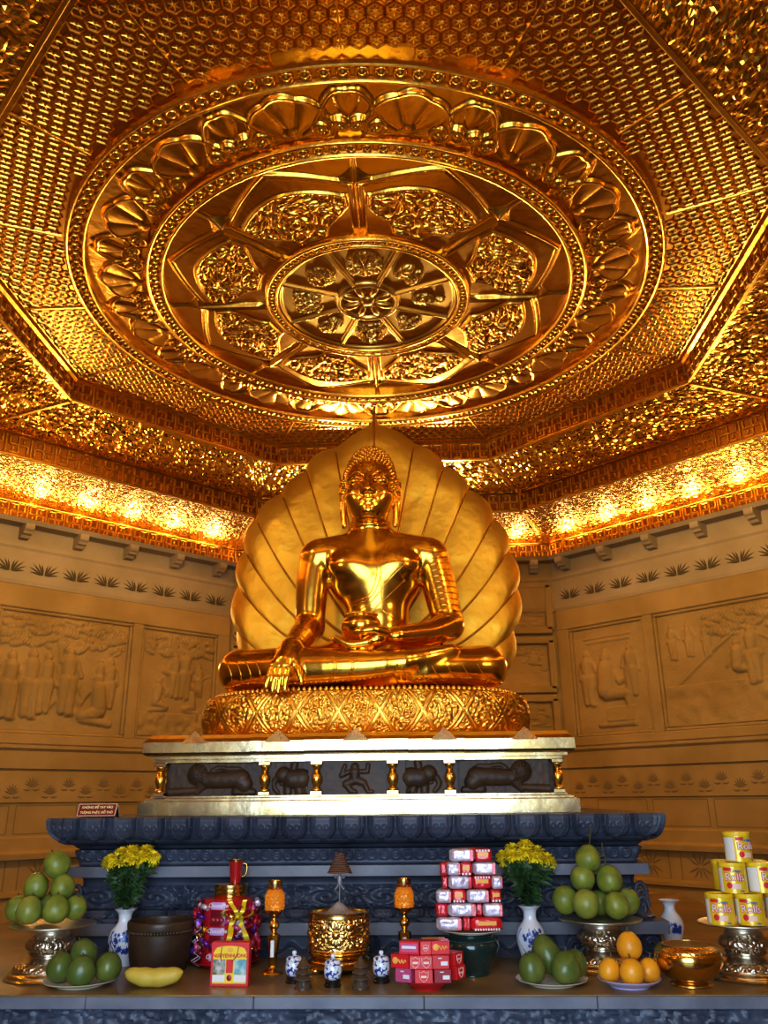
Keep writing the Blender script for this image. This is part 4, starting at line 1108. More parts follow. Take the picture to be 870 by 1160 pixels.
# ------------------------------------------------------------------ silver footed dishes
def footed_dish(name, label, c, R, h):
    t = thing(name, label, 'footed dish', (c[0], c[1], ZT), group='engraved silver footed dishes')
    k = R / .19; q = h / .215
    A = [(.001, 0), (.172, 0), (.176, .012), (.170, .022), (.160, .028), (.155, .038)]
    Bp = [(.155, .038), (.148, .052), (.128, .066)]
    Cp = [(.128, .066), (.10, .078), (.086, .090), (.096, .100), (.083, .106)]
    Dp = [(.083, .106), (.108, .120), (.112, .140), (.098, .158), (.078, .166)]
    Ep = [(.078, .166), (.084, .174), (.076, .182), (.085, .192), (.125, .200), (.180, .207), (.192, .212), (.190, .217), (.170, .213), (.10, .208), (.001, .206)]
    s = lambda pr: [(a * k, b * q) for a, b in pr]
    for nm, pr, m in (('foot', A, silver), ('engraved_band', Bp, silver_eng), ('stem', Cp, silver), ('engraved_knop', Dp, silver_eng), ('dish', Ep, silver_dish)):
        MB().lathe(crom(s(pr), 3), 56).build(nm, m, t, smooth=50)
    return t
L0 = gzc(54, 1116, .185); R0 = gzc(684, 1103, .125); Q0 = gzc(848, 1115, .165)
footed_dish('footed_dish', 'silver footed dish at the far left holding the tall heap of green fruit', L0, .19, .215)
footed_dish('footed_dish', 'silver footed dish behind the yellow fruit, holding the heap of green fruit with a twig', R0, .19, .208)
footed_dish('footed_dish', 'silver footed dish at the right edge holding the yellow biscuit tins', Q0, .185, .215)

# ------------------------------------------------------------------ fruit
def fruit_mesh(kind, seed):
    r = np.random.RandomState(seed); mb = MB(); nv, nu = 22, 28
    a = np.linspace(-PI / 2, PI / 2, nv + 1)[:, None]; t = np.linspace(0, 2 * PI, nu, endpoint=False)[None]
    lob = 1 + .02 * np.cos(3 * t + r.rand() * 6) + .025 * (vnoise(np.cos(t) * 1.6 + seed, np.sin(a) * 1.6 + np.sin(t) * 1.6) - .5) * 2
    if kind == 'pear': rad = np.cos(a) * (1 - .13 * np.sin(a)); zz = 1.07 * np.sin(a)
    elif kind == 'long': rad = np.cos(a) * (1 - .12 * np.sin(a)) ; zz = 1.38 * np.sin(a)
    else: rad = np.cos(a); zz = 1.03 * np.sin(a)
    dim = -.06 * np.exp(-((a - PI / 2) / .22) ** 2)
    V = np.stack([rad * np.cos(t) * lob, rad * np.sin(t) * lob, (zz + dim) + 0 * t], -1)
    mb.grid(V, cu=True); return mb
def fruit(name, label, pos, r, kind, m, seed, tilt=(0, 0), group=None, cat='fruit', stem=.012, twig=False):
    t = thing(name, label, cat, pos, group=group); t.rotation_euler = (tilt[0], tilt[1], seed * 1.7)
    mb = fruit_mesh(kind, seed); mb.V = [v * r for v in mb.V]; mb.build('skin', m, t, smooth=180)
    hz = {'pear': 1.01, 'long': 1.32}.get(kind, .97) * r
    mb = MB(); mb.tube([(0, 0, hz - .004), (.001, 0, hz + stem * .6), (.004, 0, hz + stem)], [.0045, .0035, .003], 7); mb.lathe([(.001, 0), (.008, 0), (.006, .003), (.001, .004)], 10, (0, 0, hz - .004)); mb.build('stem', stem_m, t)
    if twig:
        mb = MB(); mb.tube([(0, 0, hz), (-.012, .0, hz + .03), (-.008, 0, hz + .06), (-.016, 0, hz + .10)], .003, 6); mb.tube([(-.01, 0, hz + .04), (.012, -.01, hz + .055)], .002, 5); mb.build('twig', stem_m, t)
        mb = MB(); add_blade(mb, 0, 0, .06, .022, .3, .4, 0, TR(-.008, -.02, hz - .01) @ RX(2.4)); add_blade(mb, 0, 0, .05, .02, -.3, -.4, 0, TR(-.012, -.02, hz - .01) @ RX(2.3)); mb.build('dry_leaf', stem_m, t, smooth=180)
    return t
cA = lambda x, y: (x / 3.955, 930 + y / 3.955)
cB = lambda x, y: (560 + x / 4.35, 940 + y / 4.35)
def heap(lst, conv, c, grp):
    for i, (x, y, dy, r, kind, m, tilt, tw, lab) in enumerate(lst):
        p = at_y(*conv(x, y), c[1] + dy)
        if 'bottom' in lab: p[2] = max(p[2], ZT + .212 + r * 1.0)
        fruit('green_fruit', lab, p, r, kind, m, i + 3, tilt, grp, twig=tw)
hl = 'heap on the far-left silver dish'
heap([(80, 393, .03, .056, 'round', pomelo, (.1, -.2), 0, 'green fruit at the left end of the bottom tier, far-left silver dish'),
      (131, 398, -.075, .0575, 'pear', pomelo_y, (-.1, .1), 0, 'yellowish green fruit, front left of the bottom tier on the far-left silver dish'),
      (205, 380, .085, .055, 'round', pomelo, (.2, 0), 0, 'green fruit half hidden at the back of the bottom tier, far-left silver dish'),
      (250, 394, -.072, .0575, 'pear', pomelo, (.1, -.1), 0, 'green fruit, front right of the bottom tier on the far-left silver dish'),
      (338, 388, .02, .053, 'round', pomelo, (0, .3), 0, 'green fruit at the right end of the bottom tier, far-left silver dish'),
      (163, 290, .0, .056, 'pear', pomelo, (.1, -.15), 0, 'green fruit on the left of the middle pair, far-left silver dish'),
      (280, 293, .0, .0555, 'pear', pomelo, (-.1, .2), 0, 'green fruit on the right of the middle pair, far-left silver dish'),
      (255, 195, .005, .062, 'round', pomelo, (.3, .3), 0, 'green fruit crowning the heap on the far-left silver dish')], cA, L0, 'green fruit heaped on the far-left silver dish')
heap([(348, 345, .035, .062, 'round', pomelo, (.1, -.2), 0, 'green fruit at the left end of the bottom tier, dish behind the yellow fruit'),
      (452, 365, -.075, .0625, 'round', pomelo_y, (.2, .1), 0, 'pale green fruit, front left of the bottom tier, dish behind the yellow fruit'),
      (520, 368, .08, .055, 'round', pomelo, (.2, 0), 0, 'green fruit half hidden at the back, bottom tier, dish behind the yellow fruit'),
      (602, 372, -.072, .0585, 'round', pomelo, (.3, -.1), 0, 'green fruit, front right of the bottom tier, dish behind the yellow fruit'),
      (655, 352, .03, .058, 'round', pomelo, (0, .3), 0, 'green fruit at the right end of the bottom tier, dish behind the yellow fruit'),
      (435, 238, .0, .0585, 'round', pomelo, (.1, -.15), 0, 'green fruit on the left of the middle pair, dish behind the yellow fruit'),
      (566, 241, .0, .061, 'pear', pomelo, (-.1, .2), 1, 'green fruit with bit of twig, right of middle pair, dish behind yellow fruit'),
      (463, 138, .005, .060, 'pear', pomelo, (-.1, -.5), 1, 'green fruit with upright twig crowning the heap behind the yellow fruit')], cB, R0, 'green fruit heaped on the dish behind the yellow fruit')
def plate(name, label, c, R, m, h=.022):
    t = MB(); t.lathe(crom([(.001, 0), (R * .6, 0), (R * .62, .004), (R * .9, h * .7), (R, h), (R, h + .003), (R * .88, h * .75 + .003), (R * .6, .008), (.001, .008)], 3), 48)
    o = t.build(name, m, None, smooth=60, loc=(c[0], c[1], ZT)); tag(o, label, 'plate'); return o
P1 = gzc(91, 1125, .15); P3 = gzc(625, 1124, .15); P4 = gzc(713, 1125, .125)
plate('plate', 'cream plate of four dark green fruit in front of the far-left silver dish', P1, .155, cream)
plate('plate', 'cream plate of dark green fruit beside the plate of yellow fruit', P3, .15, cream)
plate('plate', 'lavender rimmed plate holding four yellow fruit', P4, .128, lav, .03)
for (x, y, dy, r, tl, lab) in ((268, 678, -.0, .057, (.15, -.25), 'dark green fruit on the left of the front-left cream plate'), (376, 592, .045, .058, (.3, .25), 'dark green fruit resting on top of the group on the front-left cream plate'),
                               (361, 702, -.092, .058, (-.15, .1), 'dark green fruit at the front of the front-left cream plate'), (484, 672, -.0, .057, (.1, .3), 'dark green fruit on the right of the front-left cream plate')):
    p = at_y(*cA(x, y), P1[1] + dy); p[2] = max(p[2], ZT + .011 + r * 1.06)
    fruit('green_fruit', lab, p, r, 'pear', papaya, int(x), tl, 'dark green fruit on the front-left cream plate')
for (x, y, dy, r, kd, tl, lab) in ((185, 706, -.06, .0575, 'pear', (.2, -.3), 'mottled green fruit on the left of the cream plate beside the yellow fruit'), (258, 612, .055, .059, 'long', (.25, -.35), 'dark green fruit leaning at the top of the cream plate beside the yellow fruit'),
                                  (352, 703, -.075, .061, 'pear', (.1, .15), 'large dark green fruit at the front right of the cream plate beside the yellow fruit'), (396, 668, .06, .054, 'pear', (0, .25), 'dark green fruit behind the large one on the cream plate beside the yellow fruit')):
    p = at_y(*cB(x, y), P3[1] + dy); p[2] = max(p[2], ZT + .011 + r * 1.06)
    fruit('green_fruit', lab, p, r, kd, papaya, int(x), tl, 'dark green fruit on the cream plate beside the yellow fruit')
for (x, y, dy, r, kd, tl, lab) in ((567, 690, -.01, .045, 'pear', (.1, -.2), 'yellow fruit on the left of the lavender plate'), (665, 570, .005, .0525, 'pear', (.05, -.05), 'largest yellow fruit, on top of the group on the lavender plate'),
                                  (678, 706, -.068, .050, 'round', (.3, .1), 'yellow fruit at the front of the lavender plate'), (762, 693, .0, .0455, 'pear', (.1, .25), 'speckled yellow fruit on the right of the lavender plate')):
    p = at_y(*cB(x, y), P4[1] + dy); p[2] = max(p[2], ZT + .013 + r * 1.03)
    fruit('yellow_fruit', lab, p, r, kd, orange_m, int(x), tl, 'yellow fruit on the lavender plate', stem=.02)
# curved yellow fruit in front of the brown pot
gm = mat('ripe_yellow_rind', (.62, .46, .07), 0, .5, col2=(.42, .28, .04), cs=8, lo=.55, hi=.8, bump=[('noise', 60, .001, .3)])
c = gzc(174, 1121, .04); t = np.linspace(0, 1, 24)
path = np.c_[(t - .5) * .25, .02 * np.sin(t * PI) * 0, .037 + .022 * (2 * t - 1) ** 2]
rr = .0375 * np.clip(1 - np.abs(2 * t - 1) ** 3.4, .03, 1) ** .55 * (1 + .04 * np.sin(t * 23))
g_ = MB(); g_.tube(path, rr, 16); g_ = g_.build('yellow_gourd', gm, None, smooth=180, loc=(c[0], c[1], ZT)); tag(g_, 'long curved yellow fruit lying in front of the dark brown pot', 'fruit')

# ------------------------------------------------------------------ pots, vases, bowls
c = gzc(179.5, 1104, .125)
t = thing('clay_pot', 'wide dark brown pot with a beaded band, behind the long yellow fruit', 'pot', (c[0], c[1], ZT))
MB().lathe(crom([(.001, 0), (.12, 0), (.128, .01), (.140, .06), (.148, .13), (.150, .165), (.156, .175), (.158, .20), (.154, .212), (.146, .212), (.142, .20), (.138, .12), (.12, .03), (.001, .025)], 3), 56).build('vessel', clay, t, smooth=50)
mb = MB()
for k in range(64):
    a = 2 * PI * k / 64; mb.sphere((.152 * math.cos(a), .152 * math.sin(a), .168), .008, 8, 6)
mb.build('beaded_band', clay, t, smooth=180)
def flower_vase(u, v, label, h, rim, body):
    c = gzc(u, v, .05); t = thing('porcelain_vase', label, 'vase', (c[0], c[1], ZT), group='white porcelain vases')
    MB().lathe(crom([(.001, 0), (body * .62, 0), (body * .66, .006), (body * .72, h * .12), (body * .95, h * .33), (body, h * .47), (body * .85, h * .62), (body * .5, h * .74), (body * .43, h * .83), (body * .5, h * .92), (rim, h * .99), (rim, h), (rim * .8, h * .985), (body * .36, h * .83), (body * .4, h * .7), (.001, h * .6)], 3), 40).build('vessel', white_p, t, smooth=60)
    return t, c
def paint(t, body, h, seed, z0=.22, z1=.6, n=26):
    r = np.random.RandomState(seed); prof = crom([(body * .66, .006), (body * .72, h * .12), (body * .95, h * .33), (body, h * .47), (body * .85, h * .62), (body * .5, h * .74)], 8)
    mb = MB()
    for i in range(n):
        z = h * r.uniform(z0, z1); a = r.normal(0, .42) - PI / 2 + .15; R = np.interp(z, prof[:, 1], prof[:, 0]) + .0012
        s = r.uniform(.005, .012); k = 7
        q = [(0, 0)] ; nn = 10
        pts = np.array([(s * (1 + .35 * math.cos(k * w)) * math.cos(w), s * 1.2 * (1 + .35 * math.cos(k * w)) * math.sin(w)) for w in np.linspace(0, 2 * PI, 28, endpoint=False)])
        V = []
        for px, pz in np.vstack([[0, 0], pts]):
            zz = z + pz; RR = np.interp(zz, prof[:, 1], prof[:, 0]) + .0012; aa = a + px / RR; V.append((RR * math.cos(aa), RR * math.sin(aa), zz))
        mb.add(np.array(V), [[0, 1 + j, 1 + (j + 1) % 28] for j in range(28)])
    for i in range(3):
        a0 = r.normal(0, .3) - PI / 2; zs = np.linspace(z0 * h, z1 * h * 1.05, 12); aa = a0 + .25 * np.sin(np.linspace(0, 4, 12) + i)
        RR = np.interp(zs, prof[:, 1], prof[:, 0]) + .001; mb.tube(np.c_[RR * np.cos(aa), RR * np.sin(aa), zs], .0018, 5)
    mb.build('painted_flowers', cobalt, t, smooth=0)
v1, V1 = flower_vase(138, 1096, 'white vase with blue painted flowers, behind the brown pot, holding yellow chrysanthemums', .25, .054, .072); paint(v1, .072, .25, 1)
v2, V2 = flower_vase(603, 1095, 'white vase with blue painted flowers, behind the cream plate, holding yellow chrysanthemums', .256, .054, .070); paint(v2, .070, .256, 5)
v3, V3 = flower_vase(762, 1074, 'empty small white vase standing behind the round gold bowl', .225, .056, .064); paint(v3, .064, .225, 11, .34, .5, 15)
# chrysanthemums
def bloom_mb():
    mb = MB(); r = np.random.RandomState(4)
    for ring, (n, el, L) in enumerate(((20, -.35, .044), (20, .0, .044), (18, .3, .042), (15, .6, .038), (12, .95, .032), (8, 1.25, .025))):
        for k in range(n):
            a = 2 * PI * (k + .5 * (ring % 2)) / n + r.normal(0, .06); e = el + r.normal(0, .12); l = L * r.uniform(.85, 1.1)
            s = np.linspace(.1, 1, 4); w = .0060 * np.array([.5, .9, 1, .6]); ee = e - .25 * s
            rad = l * s * np.cos(ee); z = l * s * np.sin(ee)
            d = np.array([math.cos(a), math.sin(a)]); nn = np.array([-d[1], d[0]])
            Lp = np.c_[d[0] * rad + nn[0] * w, d[1] * rad + nn[1] * w, z + .002]; Rp = np.c_[d[0] * rad - nn[0] * w, d[1] * rad - nn[1] * w, z + .002]; Mp = np.c_[d[0] * rad, d[1] * rad, z - .001]
            mb.grid(np.stack([Lp, Mp, Rp], 1))
    mb.sphere((0, 0, -.004), (.014, .014, .012), 10, 6); return mb
proto = None
def bouquet(vc, hz, spots, label, grp):
    global proto
    for i, (dx, dy, dz, s) in enumerate(spots):
        base = Vector((vc[0], vc[1], ZT + hz * .72)); top = Vector((vc[0] + dx, vc[1] + dy, ZT + dz))
        t = thing('chrysanthemum', label, 'flower', base, group=grp); q = top - base
        b = proto.copy() if proto else bloom_mb().build('bloom', petal_m, None, smooth=180)
        if proto: COL.objects.link(b)
        proto = proto or b; b.parent = t; b.location = q; b.rotation_euler = (-dy * 3, dx * 3, i * 1.3); b.scale = (s, s, s)
        m = Vector((q.x * .3, q.y * .3, q.z * .55)); P = crom([(0, 0, 0), tuple(m), tuple(q)], 5); MB().tube(P, .0035, 6).build('stem', green_m, t, smooth=180)
        r = np.random.RandomState(i + int(abs(vc[0]) * 10)); 
        mb = MB()
        for k in range(16):
            f = r.uniform(.3, .95); p = P[int(f * (len(P) - 1))]; a = r.uniform(0, 2 * PI)
            for j in (-.5, 0, .5): add_blade(mb, 0, 0,   .06 * r.uniform(.8, 1.25), .019, 1.0 + j, .6, 0, TR(*p) @ RZ(a) @ RX(j * .4))
        mb.build('leaf', green_m, t, smooth=180)
spots = [(-.10, 0, .475, 1), (-.05, -.05, .480, 1.05), (.01, -.055, .485, 1.05), (.07, -.04, .490, 1.05), (.115, 0, .487, .95), (-.06, .045, .505, 1), (.0, .04, .515, 1), (.06, .045, .515, 1), (.0, .0, .515, 1.0), (-.12, .03, .455, .85), (-.085, .0, .462, .9), (.10, .03, .463, .9), (.04, -.06, .470, .95), (-.03, -.065, .466, .95)]
bouquet(V1, .25, spots, 'yellow chrysanthemum in the bouquet of the vase behind the brown pot', 'yellow chrysanthemums in the left vase')
bouquet(V2, .256, [(-x * 1.0, y, z + .0 + (.012 if abs(x) < .05 else -.008), s) for x, y, z, s in spots], 'yellow chrysanthemum in the bouquet of the vase behind the cream plate', 'yellow chrysanthemums in the right vase')
# round gold bowl
c = gzc(782, 1120, .08)
t = thing('gold_bowl', 'round shiny gold bowl with embossed shoulder, between the yellow fruit and the right silver dish', 'bowl', (c[0], c[1], ZT))
MB().lathe(crom([(.001, 0), (.078, 0), (.082, .008), (.070, .016)], 3), 56).build('foot', gold_emb, t)
MB().lathe(crom([(.070, .016), (.105, .035), (.135, .075), (.143, .105), (.136, .128), (.118, .140)], 5), 64).build('vessel', goldb, t, smooth=180)
tt = np.linspace(0, 2 * PI, 300, endpoint=False); pr = crom([(.138, .124), (.130, .138), (.112, .150), (.098, .154), (.096, .150), (.10, .12)], 5)
V = np.array([np.c_[(r + .004 * np.abs(np.sin(tt * 16 + z * 300)) * (0.1 < (i / len(pr)) < .65)) * np.cos(tt), (r + .004 * np.abs(np.sin(tt * 16 + z * 300)) * (0.1 < (i / len(pr)) < .65)) * np.sin(tt), 0 * tt + z] for i, (r, z) in enumerate(pr)])
MB().grid(V, cu=True).build('embossed_shoulder', gold_emb, t, smooth=180)
MB().lathe([(.10, .128), (.05, .13), (.001, .131)], 40).build('inside', ash, t)
# dark green jar with a white plate on top
c = gzc(535, 1107, .07); GJ = c
t = thing('glazed_jar', 'dark green glazed jar standing under the tall stack of snack packs', 'jar', (c[0], c[1], ZT))
MB().lathe(crom([(.001, 0), (.070, 0), (.078, .006), (.082, .02), (.105, .06), (.124, .105), (.126, .125), (.115, .148), (.10, .158), (.102, .168), (.09, .168), (.088, .15), (.001, .14)], 4), 56).build('vessel', greenjar, t, smooth=60)
mb = MB()
for k in range(70): a = 2 * PI * k / 70; mb.sphere((.119 * math.cos(a), .119 * math.sin(a), .143), (.006, .006, .005), 6, 4)
mb.build('beaded_shoulder', greenjar, t, smooth=180)
o = plate('plate', 'white plate on the dark green jar under the stacked snack packs', (c[0], c[1]), .145, cream, .014); o.location.z = ZT + .1685

# ------------------------------------------------------------------ lamps, urn, small jars
def lamp(u, v, label):
    c = gzc(u, v, .045); t = thing('pedestal_lamp', label, 'lamp', (c[0], c[1], ZT), group='pineapple lamps on brass stems')
    MB().lathe(crom([(.001, 0), (.047, 0), (.048, .006), (.040, .012), (.022, .022), (.014, .034)], 4), 36).build('base', brass, t)
    MB().lathe([(.014, .034), (.016, .05), (.031, .150), (.029, .160), (.016, .166)], 8).build('tapered_column', brass, t, smooth=20)
    MB().lathe(crom([(.016, .166), (.012, .174), (.023, .192), (.023, .205), (.012, .222), (.012, .234), (.03, .245), (.042, .262), (.044, .275)], 4), 28).build('cup', brass, t, smooth=180)
    zz = np.linspace(0, 1, 40)[:, None]; th = np.linspace(0, 2 * PI, 96, endpoint=False)[None]
    r = .044 * (1 - .35 * np.clip((zz - .65) / .35, 0, 1) ** 2); dia = np.abs(np.sin(th * 5 + zz * 9)) * np.abs(np.sin(th * 5 - zz * 9)); R = r + .0035 * dia * (zz < .7)
    V = np.stack([R * np.cos(th), R * np.sin(th), .265 + zz * .09 + 0 * th], -1); MB().grid(V, cu=True).build('pineapple_globe', amber, t, smooth=180)
    mb = MB()
    for k in range(8):
        a = k * PI / 4; add_blade(mb, 0, 0, .035, .02, .5, .4, 0, TR(0, 0, .335) @ RZ(a) @ TR(0, -.022, 0) @ RX(.2))
    mb.build('crown_leaf', redp, t, smooth=180)
    MB().lathe([(.030, .352), (.034, .36), (.034, .388), (.030, .39), (.028, .386), (.028, .36), (.001, .358)], 28).build('rim', gold_emb, t)
    MB().box((0, -.029, .105), (.017, .006, .07), .002).build('name_plate', white_print, t)
    return t
lamp(309, 1105, 'brass lamp with orange pineapple globe, right of the red gift tower'); lamp(459, 1101, 'brass lamp with orange pineapple globe, right of the gold incense urn')
c = gzc(383.5, 1108, .14); UC = c
t = thing('incense_urn', 'large gold incense urn embossed with dragons and filled with ash', 'incense urn', (c[0], c[1], ZT))
MB().lathe(crom([(.118, .022), (.135, .026), (.146, .040), (.146, .055), (.134, .066), (.130, .072), (.140, .078), (.143, .088), (.137, .096)], 4), 72).build('base_ring', goldb, t, smooth=60)
for k in range(3):
    a = -PI / 2 + PI / 3 + k * 2 * PI / 3; mb = MB(); mb.sphere((.115 * math.cos(a), .115 * math.sin(a), .016), (.03, .03, .016), 12, 8); mb.build('foot', goldb, t, smooth=180)
zz = np.linspace(.094, .245, 90)[:, None]; th = np.linspace(-PI, PI, 480, endpoint=False)[None]
u = th + PI / 2; u = (u + PI) % (2 * PI) - PI; x = u * .137; zc = .170
pearl = .016 * blob(np.hypot(x, zz - zc), .018)
fl = .005 * (np.abs(np.sin(np.arctan2(zz - zc, x) * 7)) ** .6) * np.exp(-((np.hypot(x, zz - zc) - .035) / .014) ** 2)
ax = np.abs(x); dg = np.exp(-((zz - (.150 + .028 * np.sin(ax * 42 + .6))) / .010) ** 2) * sstep(.035, .05, ax) * (ax < .20)
drag = .012 * dg * (.7 + .3 * np.sin(ax * 260)) ; head = .014 * blob(np.hypot(ax - .062, zz - .200), .02)
cl = .006 * worms(x * 40 + 3, zz * 42) * (1 - np.clip(dg * 1.5, 0, 1)) * sstep(.1, .115, zz) * (1 - sstep(.225, .235, zz)) * (np.hypot(x, zz - zc) > .05)
rad = .137 + np.maximum.reduce([pearl, fl, drag, head, cl]) + .006 * np.exp(-((zz - .098) / .005) ** 2) + .006 * sstep(.228, .234, zz)
V = np.stack([rad * np.cos(th), rad * np.sin(th), zz + 0 * th], -1); MB().grid(V, cu=True).build('embossed_drum', gold_emb, t, smooth=180)
MB().lathe([(.143, .245), (.144, .252), (.138, .255), (.132, .250), (.131, .235)], 72).build('rim', gold_emb, t)
rr = np.linspace(.001, .133, 24); MB().lathe([(r, .238 + .045 * math.exp(-(r / .045) ** 2) + .012 * (1 - r / .133)) for r in rr], 48).build('ash_heap', ash, t, smooth=180)
# coil incense on its holder stuck in the ash
t2 = thing('incense_coil', 'brown conical incense coil on a small grey figure and rod, above the gold urn', 'incense', (c[0] + .002, c[1], ZT + .288))
MB().tube([(0, 0, 0), (0, 0, .08)], .0028, 6).build('rod', greyfig, t2)
mb = MB(); mb.lathe(crom([(.001, .074), (.008, .076), (.011, .10), (.009, .118), (.001, .12)], 3), 12); mb.sphere((0, 0, .126), .008, 10, 8)
for sg in (-1, 1): mb.tube([(sg * .007, 0, .112), (sg * .02, 0, .108), (sg * .026, 0, .122)], .004, 6); mb.tube([(sg * .005, 0, .082), (sg * .014, 0, .065), (sg * .022, 0, .058)], .005, 6)
mb.build('holder_figure', greyfig, t2, smooth=60)
tt = np.linspace(0, 9.5 * 2 * PI, 420); f = tt / tt[-1]; R = .058 - .040 * f ** .9
MB().tube(np.c_[R * np.cos(tt), R * np.sin(tt), .128 + .088 * f], .0042, 6).build('coil', coil_m, t2, smooth=180)
def lidded_jar(u, v, label):
    c = gzc(u, v, .038); t = thing('porcelain_jar', label, 'jar', (c[0], c[1], ZT), group='small lidded blue-and-white jars')
    MB().lathe([(.001, 0), (.036, 0), (.037, .008), (.032, .012), (.034, .022), (.030, .026)], 28).build('black_stand', black, t)
    MB().lathe(crom([(.024, .026), (.033, .035), (.0385, .058), (.036, .078), (.031, .086)], 4), 32).build('vessel', blue_white, t, smooth=180)
    lid = MB().lathe(crom([(.035, .086), (.036, .090), (.028, .100), (.012, .106), (.006, .108)], 3), 32).build('lid', blue_white, t, smooth=60)
    MB().lathe(crom([(.006, .107), (.010, .113), (.009, .122), (.001, .125)], 3), 16).build('lid_knob', white_p, lid, smooth=180)
lidded_jar(333, 1115, 'small blue-and-white lidded jar on black stand, beside the left brown pagoda burner')
lidded_jar(377, 1119.5, 'small blue-and-white lidded jar on black stand, in front of the gold urn between the burners')
lidded_jar(432, 1115, 'small blue-and-white lidded jar on black stand, right of the gold urn, before the red boxes')
def burner(u, v, label):
    c = gzc(u, v, .036); t = thing('pagoda_burner', label, 'incense burner', (c[0], c[1], ZT), group='small brown pagoda burners')
    mb = MB(); mb.lathe([(.001, 0), (.036, 0), (.036, .006), (.030, .012), (.026, .034), (.028, .038)], 28); mb.build('drum', brown_cer, t, smooth=50)
    for i in range(6):
        a = 2 * PI * i / 6 - PI / 2; MB().box((.029 * math.cos(a), .029 * math.sin(a), .02), (.004, .012, .022), .001, rot=0, M=None).build('opening', black, t)
    for k, (r, z) in enumerate(((.040, .036), (.035, .058), (.030, .080))):
        MB().lathe(crom([(r * .6, z - .001), (r, z), (r, z + .004), (r * .72, z + .014), (r * .55, z + .022)], 3), 28).build('roof_tier', brown_cer, t, smooth=50)
    MB().lathe(crom([(.0165, .101), (.010, .110), (.005, .118), (.001, .122)], 3), 16).build('finial', brown_cer, t, smooth=180)
burner(343.5, 1122.5, 'brown ceramic pagoda burner with stacked roofs, left of the middle blue-and-white jar'); burner(408.5, 1122, 'brown ceramic pagoda burner with stacked roofs, right of the middle blue-and-white jar')
# ------------------------------------------------------------------ red gift tower
c = gzc(255, 1100.5, .15); TC = c
o = plate('plate', 'red round tray under the ribboned red gift tower', c, .165, redp, .026)
t = thing('gift_tower', 'red tower of chocolate pie and sweet packets with yellow ribbon bow, on the red tray', 'gift tower', (c[0], c[1], ZT + .0085))
MB().lathe([(.001, 0), (.118, 0), (.120, .28), (.124, .288), (.118, .29), (.001, .29)], 40).build('drum', redwrap, t, smooth=40)
wr_ = .121
def curved_panel(mb, a0, a1, z0, z1, r=.1225, n=10, mi=0, th=.002):
    a = np.linspace(a0, a1, n)
    O = np.array([np.c_[r * np.sin(a), -r * np.cos(a), 0 * a + z] for z in (z0, z1)]); I = O * np.array([(r + th) / r, (r + th) / r, 1])
    mb.grid(I, mi=mi); mb.rings([np.vstack([O[0], O[1][::-1]]), np.vstack([I[0], I[1][::-1]])], mi=mi)
A0 = -.18
for k, z in enumerate((.232, .122, .012)):
    h0, h1 = z + .0, z + .048
    p = MB(); curved_panel(p, A0 - .28, A0 + .30, h0 + .016, h1); pk = p.build('pie_packet', lilac, t, smooth=40)
    l = MB(); text_mesh('ChocoPie', .026, RZ(A0), l, wrap=.1255, offset=.0006, shear=.2); l.V = [v + np.array([0, 0, h0 + .033]) for v in l.V]; l.build('lettering', white_print, pk, smooth=0)
    if k < 2:
        p = MB(); curved_panel(p, A0 - .30, A0 + .32, h0 - .055, h0 + .012); pm = p.build('pie_packet', maroon, t, smooth=40)
        d = MB()
        for q in (-.15, .02, .17): d.sphere((.126 * math.sin(A0 + q), -.126 * math.cos(A0 + q), h0 - .03), (.014, .006, .012), 10, 6)
        d.build('printed_pie', darkred, pm, smooth=180)
r = np.random.RandomState(12); cols = [purple, maroon, pinkf, brass, redwrap, foil, darkred]
for i in range(74):              # twisted sweets and small packets hanging round the tower
    a = r.uniform(-1.5, 1.7)
    if A0 - .38 < a < A0 + .40: continue
    z = r.uniform(.05, .27); R = .128 + r.uniform(0, .03); mb = MB(); s = r.uniform(.011, .019)
    M = TR(R * math.sin(a), -R * math.cos(a), z) @ RZ(a) @ RY(r.uniform(-1.5, 1.5)) @ RX(r.uniform(-.4, .4))
    pr = [(.001, -2.2 * s), (.75 * s, -2.1 * s), (.2 * s, -1.3 * s), (.75 * s, -1.0 * s), (.85 * s, 0), (.75 * s, 1.0 * s), (.2 * s, 1.3 * s), (.75 * s, 2.1 * s), (.001, 2.2 * s)]
    mb.lathe(pr, 10, M=M); mb.build('wrapped_sweet', cols[i % 7], t, smooth=60)
bow = MB(); a = .52; M = TR(.150 * math.sin(a), -.150 * math.cos(a), .222) @ RZ(a) @ SC(1.25, 1.4, 1.35)
for sg in (-1, 1):
    th = np.linspace(0, 2 * PI, 20); P = np.c_[sg * (.030 - .030 * np.cos(th)), -.008 * np.sin(th / 2), .014 * np.sin(th) + .012 * np.sin(th / 2)]
    bow.grid(tf(M, np.stack([P + np.array([0, -.012, 0]), P + np.array([0, .012, 0])], 1)))
    th = np.linspace(0, 1, 14); P = np.c_[sg * (.012 + .035 * th ** 1.3), -.006 + .012 * np.sin(th * 7), -.10 * th]
    bow.grid(tf(M, np.stack([P + np.array([-.010, 0, 0]), P + np.array([.010, -.004, 0])], 1)))
    P = np.c_[sg * .03 * th ** .8, -.01 - .012 * np.sin(th * 5), .05 * th - .0]; bow.grid(tf(M, np.stack([P + np.array([-.008, 0, 0]), P + np.array([.008, -.004, 0])], 1)))
bow.sphere(tf(M, np.array([[0, -.008, 0]]))[0], .011, 10, 8); bow.build('ribbon_bow', yellow_rib, t, smooth=180)
